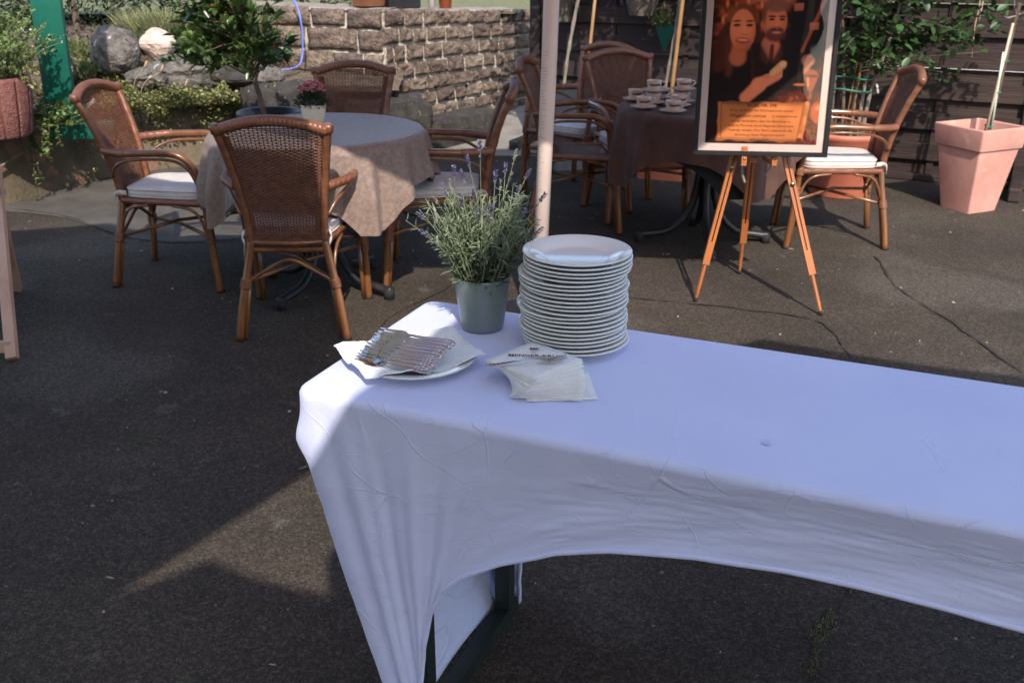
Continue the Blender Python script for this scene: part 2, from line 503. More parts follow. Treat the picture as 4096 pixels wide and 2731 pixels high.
LAVG = mat('lavender_leaf', (.12, .155, .085), (.25, .285, .18), scale=8, rough=.75, island=.4, transl=.2)
LAVS = mat('lavender_stem', (.15, .19, .10), (.20, .24, .14), scale=8, rough=.8, island=.3)
LAVF = mat('lavender_bloom', (.11, .095, .20), (.22, .20, .33), scale=160, rough=.8, island=.45, transl=.15)
LAVB = mat('lavender_bud', (.24, .27, .17), (.32, .33, .26), scale=160, rough=.8, island=.3)
PINKF = mat('pink_blossom', (.58, .17, .22), (.72, .36, .38), scale=60, rough=.8, island=.4, transl=.2)
FLOWD = mat('blossom_foliage', (.018, .034, .014), (.05, .075, .03), scale=8, rough=.6, island=.5)
EASELW = mat('easel_beech', (.36, .105, .030), (.48, .165, .052), scale=10, rough=.42, stretch=(1, 1, .15), coat=.15, detail=6)
BRASS = mat('dull_brass', (.45, .38, .25), (.52, .45, .32), rough=.35, metal=1.0)
RUBBER = mat('rubber_tip', (.01, .01, .01), (.014, .014, .014), rough=.8)
FRAMEB = mat('black_frame', (.010, .010, .011), (.014, .014, .015), scale=20, rough=.6, spec=.25)
MATW = mat('white_mat', (.62, .50, .46), (.64, .52, .48), rough=.8)
PINEW = mat('pale_pine', (.52, .29, .19), (.66, .41, .29), scale=8, rough=.6, stretch=(1, 1, .12), detail=7)
CANVAS = mat('terracotta_canvas', (.50, .13, .06), (.54, .15, .07), scale=6, rough=.9, transl=.22)
CANVAST = mat('thin_white_canvas', (.80, .79, .77), (.82, .81, .79), scale=6, rough=.9, transl=.55)
CANVASW = mat('cream_canvas', (.70, .67, .62), (.73, .70, .65), scale=6, rough=.9, transl=.18)
POLEW = mat('white_pole', (.70, .55, .48), (.74, .59, .52), scale=6, rough=.4)
WICKER = mat('grey_wicker', (.09, .072, .055), (.20, .165, .13), scale=40, rough=.8, bump=.6, bscale=60)
CONEG = mat('green_plastic_cone', (.015, .13, .105), (.02, .16, .13), rough=.5)
VIOLETF = mat('violet_flower', (.30, .04, .42), (.38, .06, .5), rough=.7)
HOSE = mat('blue_hose', (.13, .19, .62), (.20, .28, .78), scale=12, rough=.5)
STRING = mat('jute_string', (.36, .24, .17), (.45, .32, .24), scale=80, rough=.95)
TIE = mat('green_tie', (.02, .20, .13), (.03, .25, .16), rough=.6)

def glass_mat():
    m = bpy.data.materials.new('picture_glass'); m.use_nodes = True
    N, L = m.node_tree.nodes, m.node_tree.links
    N.remove(N['Principled BSDF'])
    g = N.new('ShaderNodeBsdfGlossy'); g.inputs['Roughness'].default_value = .01
    t = N.new('ShaderNodeBsdfTransparent')
    fr = N.new('ShaderNodeFresnel'); fr.inputs['IOR'].default_value = 1.52
    mu = N.new('ShaderNodeMath'); mu.operation = 'MULTIPLY'; mu.inputs[1].default_value = .85
    nz = N.new('ShaderNodeTexNoise'); nz.inputs['Scale'].default_value = 2.5
    bp = N.new('ShaderNodeBump'); bp.inputs['Strength'].default_value = .25; bp.inputs['Distance'].default_value = .02
    tc = N.new('ShaderNodeTexCoord')
    L.new(tc.outputs['Object'], nz.inputs['Vector']); L.new(nz.outputs['Fac'], bp.inputs['Height'])
    L.new(bp.outputs[0], g.inputs['Normal'])
    mx = N.new('ShaderNodeMixShader')
    L.new(fr.outputs[0], mu.inputs[0]); L.new(mu.outputs[0], mx.inputs[0])
    L.new(t.outputs[0], mx.inputs[1]); L.new(g.outputs[0], mx.inputs[2])
    L.new(mx.outputs[0], N['Material Output'].inputs['Surface'])
    return m
GLASS = glass_mat()

# ================================================================== SETTING
g = MB(); g.grid(lambda u, v: (-60 + 120 * u, -60 + 120 * v, 0), 6, 6)
ground = struct(g.build('ground', ASPH))

def strip(pts, w, z, name, m, parent=None, jit=.5):
    pts = catmull([(x, y, 0) for x, y in pts], 10)
    V = []; F = []
    for i, p in enumerate(pts):
        a = pts[max(0, i - 1)]; b = pts[min(len(pts) - 1, i + 1)]
        t = (b - a).normalized(); n = Vector((-t.y, t.x, 0))
        off = fnoise(i * .43, 3.1, w * 50) * w * 2.0
        ww = w * (1 + jit * R.uniform(-1, 1)) / 2
        V += [(p.x + n.x * (off + ww), p.y + n.y * (off + ww), z), (p.x + n.x * (off - ww), p.y + n.y * (off - ww), z)]
    for i in range(len(pts) - 1): F.append((2 * i, 2 * i + 1, 2 * i + 3, 2 * i + 2))
    return link(name, meshdata(name, V, F, m), parent)
for pts, w in [([(.86, 2.12), (.739, 1.941), (.664, 1.764), (.60, 1.5), (.5, 1.1)], .012),
               ([(.30, 4.37), (.53, 4.331), (1.02, 4.184), (1.323, 4.019), (1.336, 3.586), (1.25, 3.0)], .014),
               ([(1.894, 4.982), (1.83, 4.487), (1.903, 3.967), (1.943, 3.459), (2.0, 2.8)], .013),
               ([(-3.071, 5.988), (-2.636, 5.779), (-2.146, 5.354), (-1.7, 5.25), (-1.0, 5.4)], .012),
               ([(-.25, 5.0), (-.3, 4.5), (-.55, 4.0), (-.42, 3.4), (-.2, 2.9)], .008)]:
    strip(pts, w * .62, .0065, 'asphalt_joint', CRACK, ground, jit=.85)
# asphalt along the foot of the left wall, its sunlit tone painted paler
pv = MB()
edge_o = [(-3.6, 6.05), (-3.10, 5.93), (-2.64, 5.76), (-2.15, 5.36), (-1.70, 5.27), (-1.2, 5.6), (-.9, 6.6), (-.75, 7.4)]
edge_i = [(-3.8, 6.3), (-3.45, 6.45), (-3.12, 6.75), (-2.6, 7.35), (-2.2, 7.6), (-1.7, 7.75), (-1.2, 7.8), (-.8, 7.9)]
V = []; F = []
for a, b in zip(catmull([(x, y, .004) for x, y in edge_o], 4), catmull([(x, y, .004) for x, y in edge_i], 4)):
    V += [a, b]
for i in range(len(V) // 2 - 1): F.append((2 * i, 2 * i + 2, 2 * i + 3, 2 * i + 1))
struct(link('sunlit_asphalt_strip', meshdata('sunlit_asphalt_strip', V, F, mat('sunlit_asphalt', (.058, .050, .042), (.105, .092, .078), scale=4, rough=.95, bump=.6, bscale=120, detail=8, speck=[(160, .64, (.05, .045, .04))]))))
# path that rises along the stone wall
V = [(-.75, 7.62, .004), (.9, 7.62, .004), (-.9, 8.3, .045), (1.2, 8.3, .045), (-.6, 9.4, .20), (1.6, 9.4, .20), (.8, 12, .5), (3.5, 12, .5)]
struct(link('path', meshdata('path', V, [(0, 1, 3, 2), (2, 3, 5, 4), (4, 5, 7, 6)], PAVE)))

# stone chips and dry bits lying on the asphalt
chips = MB()
for i in range(700):
    y = 1.0 + 6.5 * R.random() ** 1.3; x = R.uniform(-.62, .58) * (y + .8)
    s_ = R.choice([.0014, .0016, .002, .0026, .0032, .0048]) * R.uniform(.7, 1.3)
    a = R.uniform(0, 6.28); e = R.uniform(.5, 1.6) if R.random() < .85 else 3.5
    ca, sa = math.cos(a), math.sin(a)
    pts = [(math.cos(t) * s_ * e, math.sin(t) * s_ / math.sqrt(e)) for t in [k * 1.0472 + R.uniform(-.3, .3) for k in range(6)]]
    P = [(x + ca * p - sa * q, y + sa * p + ca * q, .001) for p, q in pts] + [(x + (ca * p - sa * q) * .6, y + (sa * p + ca * q) * .6, .001 + s_ * .8) for p, q in pts]
    chips.add(P, [(k, (k + 1) % 6, 6 + (k + 1) % 6, 6 + k) for k in range(6)] + [tuple(range(6, 12))])
o = stuff(chips.build('stone_chips', CHIP, smooth=False)); tag(o, 'pale stone chips and dry bits scattered over the asphalt', 'gravel')
# moss in the joint
mp_ = []
line = catmull([(.88, 2.15, 0), (.858, 2.104, 0), (.739, 1.941, 0), (.664, 1.764, 0), (.60, 1.5, 0)], 30)
for i in range(2600):
    p = line[R.randrange(len(line))]
    k = .5 + fnoise(p.y * 9, 2.2) * 1.6
    if k < .15: continue
    mp_.append((p.x + R.gauss(0, .013 * k), p.y + R.gauss(0, .008), .002))
V, F = leaf_cloud(mp_, [(R.gauss(0, .6), R.gauss(0, .6), 1) for _ in mp_], .007, width=.5)
o = stuff(link('moss', meshdata('moss', V, F, MOSS))); tag(o, 'green moss growing along the joint in the asphalt', 'moss')

# ------------------------------------------------------------------ stone wall, each stone a part
def stone_mesh(w, h, d, seed, amp=.012, nu=9, nv=6):
    """rough block: local x along the wall, z up, front face towards -y."""
    V = []; F = []
    idx = {}
    for j in range(nv + 1):
        for i in range(nu + 1):
            u = i / nu * 2 - 1; v = j / nv * 2 - 1
            e = max(abs(u), abs(v))
            nz = fbm(u * 1.3 + seed * 7.1, v * 1.1 + seed * 3.3, seed, 3)
            bulge = (1 - e ** 4)
            y = -.012 - amp * .5 * bulge + (nz + .55 * fnoise(u * 4.3 + seed * 2, v * 3.7, seed)) * amp * (1.5 if e < .95 else .5) + (.014 if e > .99 else 0)
            jx = fnoise(seed * 5 + i, j, 1) * .007; jz = fnoise(seed * 5 + i, j, 9) * .006
            V.append((u * w / 2 * (1 - .05 * v * fnoise(seed, 3, 3)) + jx * 1.5, y, v * h / 2 + jz * 1.5))
    W = nu + 1
    for j in range(nv):
        for i in range(nu): F.append((j * W + i, j * W + i + 1, (j + 1) * W + i + 1, (j + 1) * W + i))
    ring = [i for i in range(W)] + [j * W + nu for j in range(1, nv + 1)] + [nv * W + i for i in range(nu - 1, -1, -1)] + [j * W for j in range(nv - 1, 0, -1)]
    o = len(V)
    for k in ring: V.append((V[k][0], d, V[k][2]))
    n = len(ring)
    for k in range(n): F.append((ring[(k + 1) % n], ring[k], o + k, o + (k + 1) % n))
    return meshdata('stone', V, F, SAND, smooth=True)

wall = thing('stone_wall', 'rough coursed sandstone garden wall with pale mortar behind the round table', 'wall', (0, 0, 0))
def wall_run(P, Q, zb0, zb1, zt0, zt1, heights, wr, seed):
    P = Vector(P); Q = Vector(Q); Lw = (Q - P).length; t = (Q - P).normalized(); n = Vector((-t.y, t.x))   # n points behind
    ang = math.atan2(t.y, t.x)
    mb = MB()
    a0, b0 = P + n * .03, Q + n * .03
    a1, b1 = P + n * .4, Q + n * .4
    NX, NZ = int(Lw / .03), 34
    def fn(u, v):
        p = a0.lerp(b0, u); z0 = zb0 + (zb1 - zb0) * u - .15; z1 = zt0 + (zt1 - zt0) * u - .012
        z = z0 + (z1 - z0) * v
        dd = .022 + .012 * fbm(u * Lw * 14, v * 9, seed, 3)
        return (p.x - n.x * dd, p.y - n.y * dd, z)
    mb.grid(fn, NX, NZ)
    mb.add([(a0.x, a0.y, zt0 - .014), (b0.x, b0.y, zt1 - .014), (b1.x, b1.y, zt1 - .014), (a1.x, a1.y, zt0 - .014)], [(0, 1, 2, 3)])
    mb.build('mortar', MORTAR, wall)
    f_top = 0
    tot = sum(heights)
    for r_, hh in enumerate(heights):
        c0 = f_top / tot; c1 = (f_top + hh) / tot; f_top += hh
        x = -R.uniform(0, wr[0]) if r_ else -.02
        lo_ = -.032 if (r_ % 2 and zb0 < .2) else 0
        if lo_: x = lo_
        while x < Lw - .04:
            w = R.uniform(*wr)
            xa, xb = max(x, lo_), min(x + w, Lw)
            if Lw - xb < .09: xb = Lw
            if xb - xa > .05:
                um = (xa + xb) / 2 / Lw
                zt = zt0 + (zt1 - zt0) * um; zb = zb0 + (zb1 - zb0) * um - .05
                za = zt - (zt - zb) * c1; zc = zt - (zt - zb) * c0
                gap = R.uniform(.012, .034)
                p = P + t * ((xa + xb) / 2)
                s_ = stone_mesh(xb - xa - gap, zc - za - R.uniform(.012, .032), .06, R.uniform(0, 99), amp=R.uniform(.010, .022))
                link('stone', s_, wall, loc=(p.x - n.x * .012, p.y - n.y * .012, (za + zc) / 2 + R.uniform(-.003, .003)), rot=(0, R.uniform(-.012, .012), ang))
            x += w
wall_run((-.98, 7.98), (.16, 9.22), .08, .18, 1.055, .985, [.135, .125, .135, .13, .12, .12, .115, .12], (.11, .23), 3.0)
wall_run((-2.75, 8.62), (-.99, 7.985), .45, .40, 1.085, 1.055, [.135, .15, .165, .16], (.2, .46), 8.0)
# coping: flat rubble and earth on the wall top
cp = MB()
for P, Q, z0, z1 in (((-2.75, 8.62), (-.99, 7.985), 1.075, 1.047), ((-.99, 7.985), (.16, 9.22), 1.047, .978)):
    P = Vector(P); Q = Vector(Q); t = (Q - P).normalized(); n = Vector((-t.y, t.x))
    def fn(u, v, P=P, Q=Q, n=n, z0=z0, z1=z1):
        p = P.lerp(Q, u) + n * (-.012 + v * .45)
        return (p.x, p.y, z0 + (z1 - z0) * u + .012 * fbm(p.x * 9, p.y * 9, 2, 3) - (.015 if v == 0 else 0))
    cp.grid(fn, 60, 8)
cp.build('coping', mat('coping_stone', (.21, .165, .13), (.32, .27, .22), scale=12, rough=.95, bump=.8, bscale=60), wall)
rebase(wall, Vector((-.98, 7.98, .05)))
# upper garden behind the wall
g = MB()
g.grid(lambda u, v: (-14 + 28 * u, 8.9 + 22 * v + (1.0 if u > .52 else 0) * 0, .96 + .12 * v + .03 * fbm(u * 20, v * 20)), 40, 30)
for i, p in enumerate(g.v):
    if p[0] > .1: g.v[i] = (p[0], p[1] + 1.4, p[2])
struct(g.build('upper_lawn', LAWN))

# low dark kerb stones in front of the wall
def rock(name, loc, size, m, seed, label=None, cat=None, group=None, rough=.22, n=18, parent=None, boxy=0.0):
    V = []; F = []
    nu, nv = n, n // 2
    for j in range(nv + 1):
        th = math.pi * j / nv
        for i in range(nu):
            ph = 2 * math.pi * i / nu
            d = Vector((math.sin(th) * math.cos(ph), math.sin(th) * math.sin(ph), math.cos(th)))
            if boxy:
                mx = max(abs(d.x), abs(d.y), abs(d.z)); d = d.lerp(d / mx, boxy)
            k = 1 + rough * fbm(d.x * 1.2 + seed, d.y * 1.2 - seed, d.z * 1.2 + seed * 2, 4) + rough * .35 * abs(fnoise(d.x * 3 + seed, d.y * 3, d.z * 3))
            V.append((d.x * k * size[0], d.y * k * size[1], d.z * k * size[2]))
    for j in range(nv):
        for i in range(nu):
            i2 = (i + 1) % nu
            F.append((j * nu + i, (j + 1) * nu + i, (j + 1) * nu + i2, j * nu + i2))
    o = link(name, meshdata(name, V, F, m, smooth=False), parent, loc=loc)
    if label: tag(o, label, cat, group)
    return o
for pos, sz, rz, sd, lb, m in [((-1.62, 7.36, .26), (.34, .16, .32), .10, 3, 'dark mossy kerb block below the loop of blue hose', KERB),
                            ((-.93, 7.66, .20), (.32, .15, .25), .55, 5, 'dark pitted block at the foot of the wall behind the far chair', KERB),
                            ((-.42, 8.12, .10), (.40, .12, .16), .80, 6, 'smooth grey concrete kerb block at the foot of the wall', KERB)]:
    o = rock('kerb_stone', pos, sz, m, sd, lb, 'stone', 'kerb stones below the wall', rough=.12, n=30, boxy=.7)
    o.rotation_euler[2] = rz

# ------------------------------------------------------------------ left retaining wall and planted bank
WL = [(-4.5, 3.6), (-3.75, 4.95), (-3.16, 6.12), (-2.78, 6.90), (-2.30, 7.30), (-1.85, 7.42)]
wl = catmull([(x, y, 0) for x, y in WL], 8)
mb = MB()
V = []; F = []
for i, p in enumerate(wl):
    a = wl[max(0, i - 1)]; b = wl[min(len(wl) - 1, i + 1)]; t = (b - a).normalized(); n = Vector((-t.y, t.x, 0))
    for dz, dn in ((-.05, 0), (.1, 0), (.22, .004), (.34, .004), (.41, .01), (.425, .03), (.425, .30)):
        k = .012 * fbm(p.x * 6, p.y * 6, dz * 6, 3) if dz > 0 else 0
        V.append((p.x + n.x * (dn + k), p.y + n.y * (dn + k), dz))
for i in range(len(wl) - 1):
    for k in range(6): F.append((i * 7 + k, (i + 1) * 7 + k, (i + 1) * 7 + k + 1, i * 7 + k + 1))
o = link('retaining_wall', meshdata('retaining_wall', V, F, RENDER))
tag(o, 'low stained rendered retaining wall holding the planted bank', 'wall')
def bank_z(x, y):
    # signed distance behind the wall line
    best = 9; 
    for p in wl:
        d = math.hypot(p.x - x, p.y - y)
        if d < best: best = d
    z = .40 + min(best, 1.15) * .40 + max(0, best - 1.15) * .03
    return z + .05 * fbm(x * 2.2, y * 2.2, 1, 3)
V = []; F = []; NB = 26
for i, p in enumerate(wl):
    a = wl[max(0, i - 1)]; b = wl[min(len(wl) - 1, i + 1)]; t = (b - a).normalized(); n = Vector((-t.y * .8 - .0, t.x * .8 + .35, 0)).normalized()
    for k in range(NB + 1):
        d = .05 + 3.2 * (k / NB) ** 1.2
        x, y = p.x + n.x * d, p.y + n.y * d
        V.append((x, y, bank_z(x, y) if k else .40))
for i in range(len(wl) - 1):
    for k in range(NB): F.append((i * (NB + 1) + k, (i + 1) * (NB + 1) + k, (i + 1) * (NB + 1) + k + 1, i * (NB + 1) + k + 1))
struct(link('planted_bank', meshdata('planted_bank', V, F, SOIL)))
# bed of soil between the kerb stones and the wall (under the hose)
g = MB(); g.grid(lambda u, v: (-2.6 + 1.75 * u, 7.25 + .32 * u + 1.25 * v - .5 * u * v, .50 + .10 * v + .03 * fbm(u * 9, v * 9, 5)), 30, 16)
struct(g.build('soil_bed', SOIL))

BOULD = [((-2.86, 7.45, .79), (.185, .16, .175), GRANITE, 21.7, 'large grey lichen-spotted boulder on the bank', .25),
         ((-2.60, 7.60, .83), (.125, .12, .11), PINKROCK, 4.1, 'pale pink rounded rock beside the large grey boulder', .2),
         ((-2.44, 7.45, .63), (.27, .2, .13), GRANITE, 7.7, 'flat lichen-grey boulder under the pink rock', .28),
         ((-3.14, 7.10, .70), (.10, .10, .16), GRANITE, 2.9, 'narrow upright grey rock just right of the green post', .25),
         ((-2.02, 7.46, .62), (.16, .13, .08), KERB, 9.2, 'dark jutting rock behind the laurel crown', .3),
         ((-1.86, 7.58, .60), (.16, .13, .10), GRANITE, 12.1, 'weathered grey rock left of the blue hose', .25),
         ((-2.42, 7.82, .82), (.10, .10, .07), KERB, 15.0, 'small dark rock half hidden behind the pink rock', .25),
         ((-2.66, 7.30, .62), (.10, .08, .07), GRANITE, 31.0, 'jagged grey stone at the foot of the large boulder', .35),
         ((-3.02, 7.62, .80), (.09, .08, .10), GRANITE, 35.2, 'small grey stone left behind the large boulder', .35),
         ((-2.22, 7.62, .74), (.12, .10, .08), GRANITE, 41.0, 'angular grey stone right of the flat boulder', .35)]
for p, s_, m, sd, lb, rg in BOULD: rock('boulder', p, s_, m, sd, lb, 'rock', 'boulders on the bank', rough=rg, n=26)

# pipe along the wall top
mb = MB()
pp = [(-4.0, 4.55, .40), (-3.60, 5.25, .415), (-3.20, 6.02, .44), (-2.98, 6.50, .465), (-2.83, 6.62, .50), (-2.74, 6.66, .56)]
mb.tube(catmull(pp, 8), .016, 8)
o = mb.build('pipe', PIPE); tag(o, 'pale grey pipe running along the top of the retaining wall', 'pipe')

# green post
gp = thing('green_post', 'flat green painted board post at the edge of the bank', 'post', (-2.87, 6.42, .35), 0)
mb = MB(); mb.box((-.093, -.02, 0), (.093, .02, 1.9), .004); o = mb.build('board', GREENP, gp); o.rotation_euler = (0, rad(1.5), 0)
mb = MB(); mb.box((-.11, -.032, -.02), (.30, .028, .10), .004); o = mb.build('base_rail', GREENP, gp)
o.location = (.02, .03, .02)

# pink ribbed planter with bush
pl = thing('ribbed_planter', 'round ribbed red concrete planter with pale green bush at the left edge', 'planter', (-3.07, 6.05, .44), 0)
mb = MB()
prof = [(.15, 0), (.165, .02), (.185, .16), (.20, .325), (.195, .345), (.165, .345), (.16, .30), (.0, .29)]
def wob(a, z):
    q = (a / (2 * math.pi) * 12) % 1
    return 1 - .10 * math.exp(-((min(q, 1 - q)) / .045) ** 2)
mb.lathe(prof, 144, wob=lambda a, z: wob(a, z) if z < .34 else 1)
mb.build('pot', PINKC, pl)
mb = MB(); mb.lathe([(.001, .31), (.163, .31)], 24); mb.build('soil', SOIL, pl)
pos = []; dr = []
stems = MB()
for i in range(170):
    a = R.uniform(0, 6.28); el = R.uniform(.2, 1.5); Ls = R.uniform(.22, .48)
    d = Vector((math.cos(a) * math.cos(el), math.sin(a) * math.cos(el), math.sin(el)))
    b = Vector((R.uniform(-.12, .12), R.uniform(-.12, .12), .31))
    pts = [b + d * (Ls * t) + Vector((0, 0, .10 * math.sin(t * 2))) for t in (0, .33, .66, 1)]
    stems.tube(pts, [.003, .0025, .002, .001], 4)
    for k in range(34):
        t = R.uniform(.1, 1); q = b + d * (Ls * t) + Vector((0, 0, .10 * math.sin(t * 2)))
        pos.append(q); dr.append(d * .4 + Vector((R.gauss(0, 1), R.gauss(0, 1), R.gauss(.2, .7))))
# two long sprays
for e in ((.30, -.10, .52), (.27, -.12, .30)):
    for k in range(60):
        t = k / 60; q = Vector((.05, -.05, .40)).lerp(Vector(e), t) + Vector((0, 0, .05 * math.sin(t * 3)))
        pos.append(q); dr.append(Vector((R.gauss(.3, 1), R.gauss(0, 1), R.gauss(.2, .7))))
V, F = leaf_cloud(pos, dr, .026, width=.55)
stuff(link('foliage', meshdata('foliage', V, F, LEAF_LT), pl)); stems.build('stems', LAVS, pl)
wf = [p for p in pos if R.random() < .07]
V, F = leaf_cloud(wf, [(R.gauss(0, 1), R.gauss(-.5, 1), R.gauss(.5, 1)) for _ in wf], .012, width=.9)
stuff(link('blossom', meshdata('blossom', V, F, mat('white_blossom', (.7, .7, .68), rough=.8)), pl))

# ground cover (cotoneaster) over bank and wall edge
pos = []; dr = []
def cover(cx, cy, rx, ry, n, h=.10, zf=None):
    for _ in range(n):
        a = R.uniform(0, 6.28); r_ = math.sqrt(R.random())
        x, y = cx + rx * r_ * math.cos(a), cy + ry * r_ * math.sin(a)
        if fnoise(x * 5, y * 5, 7) < R.uniform(-.3, .25): continue
        z = (zf(x, y) if zf else bank_z(x, y)) + R.uniform(.0, h) * (.5 + fnoise(x * 6, y * 6, 3))
        pos.append((x, y, z)); dr.append((R.gauss(.1, .8), R.gauss(-.5, .7), R.gauss(.5, .5)))
cover(-2.55, 7.12, .60, .34, 8500, .20); cover(-2.25, 7.55, .5, .3, 2600, .10); cover(-3.1, 7.3, .4, .4, 2600, .12); cover(-2.1, 7.36, .45, .20, 3000, .14); cover(-2.85, 6.85, .32, .25, 2400, .14); cover(-1.85, 7.40, .3, .16, 1200, .12)
cover(-3.2, 6.6, .4, .4, 1200, .1)
# sheets of it hanging over the wall face
for i in range(7500):
    k = R.uniform(.50, .995); p = wl[int(k * (len(wl) - 1))]
    if fnoise(p.x * 7, p.y * 7, 5) < R.uniform(-.35, .4): continue
    drop = abs(R.gauss(0, .20)) * max(.1, .7 + 1.6 * fnoise(p.x * 6, p.y * 6, 1))
    pos.append((p.x + R.uniform(-.06, .06) + .03, p.y + R.uniform(-.06, .06) - .07, max(.06, .47 - drop + R.uniform(0, .09)))); dr.append((R.gauss(.3, .7), R.gauss(-.8, .6), R.gauss(0, .6)))
V, F = leaf_cloud(pos, dr, .027, width=.6)
o = stuff(link('ground_cover', meshdata('ground_cover', V, F, LEAF_COT))); tag(o, 'small-leaved evergreen ground cover creeping over the bank', 'ground cover')
aut = [p for p in pos if R.random() < .03] + [(-2.98 + R.gauss(0, .12), 6.95 + R.gauss(0, .1), bank_z(-2.98, 6.95) + R.uniform(0, .1)) for _ in range(260)]
V, F = leaf_cloud(aut, [(R.gauss(0, 1), R.gauss(-.5, 1), R.gauss(.5, .5)) for _ in aut], .022, width=.6)
o = stuff(link('autumn_leaves', meshdata('autumn_leaves', V, F, LEAF_AUT))); tag(o, 'orange and red autumn leaves among the ground cover', 'leaves')
# trailing strand and clump by the pipe
tr = thing('trailing_plant', 'green trailing plant hanging in a long strand over the wall by the pipe', 'plant', (-2.92, 6.35, .45))
sm = MB(); pos = []; dr = []
for j in range(9):
    x0 = R.uniform(-.10, .14); L0 = [.42, .30, .12, .10, .16, .08, .1, .13, .2][j]; x0 = -.07 if j < 2 else x0
    pts = catmull([(x0, .02, .05), (x0 - .01, -.10, .06), (x0 + R.uniform(-.02, .02), -.15, -.02), (x0 + R.uniform(-.03, .03), -.16, -L0)], 6)
    sm.tube(pts, .0025, 4)
    for k in range(int(60 * L0 / .3) + 26):
        p = pts[R.randrange(len(pts))]; pos.append(p); dr.append((R.choice((-1, 1)) * R.uniform(.4, 1), R.gauss(-.5, .5), R.gauss(-.2, .5)))
for k in range(420):
    pos.append((R.uniform(-.14, .22), R.uniform(-.12, .10), R.uniform(.0, .15))); dr.append((R.gauss(0, .8), R.gauss(-.6, .6), R.gauss(.3, .6)))
V, F = leaf_cloud(pos, dr, .033, width=.62)
stuff(link('foliage', meshdata('foliage', V, F, LEAF_MD), tr)); sm.build('stem', BARK, tr)
# bare woody runner on the wall face
mb = MB(); mb.tube(catmull([(-3.42, 5.50, .02), (-3.27, 5.83, .10), (-3.17, 6.03, .22), (-3.07, 6.21, .30), (-2.98, 6.38, .33)], 8), [.010 - .0001 * i for i in range(33)], 6)
o = mb.build('dead_branch', BARK_P); tag(o, 'dry grey branch creeping up the retaining wall', 'branch')
# dry seed-head stalks and twigs in the bank
for (x, y, h, dx) in ((-2.70, 7.22, .24, .13), (-2.66, 7.22, .22, .20), (-2.50, 7.15, .16, .22)):
    z = bank_z(x, y)
    t_ = thing('dry_stalk', {.24: 'tall dry seed stalk in front of the grey boulder', .22: 'leaning dry seed stalk with a plump head by the boulder', .16: 'low dry stalk bending right below the flat boulder'}[h], 'plant', (x, y, z))
    mb = MB(); pts = catmull([(0, 0, -.02), (dx * .3, -.02, h * .6), (dx, -.04, h)], 8); mb.tube(pts, .003, 5); mb.build('stalk', STRING, t_)
    mb = MB(); mb.tube([pts[-1] - Vector((.01, 0, .012)), pts[-1] + Vector((.01, 0, .02)), pts[-1] + Vector((.02, 0, .045))], [.004, .010, .004], 6); mb.build('seed_head', STRING, t_)

# heath / grass clumps on top of the bank, conifers behind
def clump(name, loc, rx, h, n, m, label, cat, lean=.5, blade=.004, grp=None, leafy=None):
    t = thing(name, label, cat, loc, group=grp)
    V = []; F = []
    for i in range(n):
        a = R.uniform(0, 6.28); r_ = rx * math.sqrt(R.random())
        b = Vector((math.cos(a) * r_ * .55, math.sin(a) * r_ * .45, -.03)); L0 = h * R.uniform(.6, 1.15)
        d = Vector((math.cos(a) * lean * r_ / rx, math.sin(a) * lean * r_ / rx, 1)).normalized()
        s_ = Vector((R.gauss(0, 1), R.gauss(0, 1), 0)).normalized() * blade
        m_ = b + d * L0 * .55; e = b + d * L0 + Vector((d.x * .3 * L0 + R.gauss(0, .02), d.y * .3 * L0, -.05 * L0))
        k = len(V); V += [b - s_, b + s_, m_ + s_, m_ - s_, e]; F += [(k, k + 1, k + 2, k + 3), (k + 3, k + 2, k + 4)]
    stuff(link('blades', meshdata('blades', V, F, m), t))
    if leafy:
        pos = []; dr = []
        for i in range(leafy):
            a = R.uniform(0, 6.28); r_ = rx * math.sqrt(R.random()); zz = h * .62 * math.sqrt(max(0, 1 - (r_ / rx) ** 2)) * R.uniform(.3, 1.05)
            pos.append((math.cos(a) * r_, math.sin(a) * r_ * .8, zz)); dr.append((math.cos(a) * .5, math.sin(a) * .5, 1))
        V, F = leaf_cloud(pos, dr, .035, width=.28)
        stuff(link('foliage', meshdata('foliage', V, F, HEATHG), t))
    return t
clump('heath_bush', (-2.72, 8.05, .80), .44, .30, 1500, GRASSY, 'wide pale flowering heath bush above the pink rock', 'bush', leafy=3600)
clump('heath_bush', (-2.15, 8.02, .80), .34, .34, 1200, GRASSY, 'pale grassy heath bush just left of the laurel crown', 'bush', leafy=2600)
clump('heath_bush', (-3.25, 7.75, .74), .22, .16, 300, GRASSY, 'small buff heath tuft behind the green post', 'bush', leafy=900)
clump('sedum', (-3.02, 7.28, .66), .10, .10, 40, GRASSY, 'yellow green sedum cushion left of the grey boulder', 'plant', leafy=700)
def needle_bush(name, loc, rx, ry, rz, n, m, label, leaf=.07, wd=.25, cat='shrub', grp=None):
    t = thing(name, label, cat, loc, group=grp)
    pos = []; dr = []
    for i in range(n):
        d = Vector((R.gauss(0, 1), R.gauss(0, 1), R.gauss(0, 1))).normalized()
        k = R.uniform(.55, 1.03) * (1 + .22 * fnoise(d.x * 3 + loc[0], d.y * 3, d.z * 3))
        pos.append((d.x * rx * k, d.y * ry * k, rz + d.z * rz * k)); dr.append((d.x + R.gauss(0, .4), d.y, d.z + .3))
    V, F = leaf_cloud(pos, dr, leaf, width=wd)
    stuff(link('crown', meshdata('crown', V, F, m), t))
    mb = MB(); mb.tube([(0, 0, -.1), (.02, 0, rz), (0, .02, rz * 1.6)], [.04, .03, .015], 7); mb.build('trunk', BARK, t)
    return t
CG = 'dark evergreens above the bank'
needle_bush('conifer', (-3.55, 8.45, .28), .55, .5, .65, 3800, LEAF_CON, 'dark conifer directly right of the green post', grp=CG)
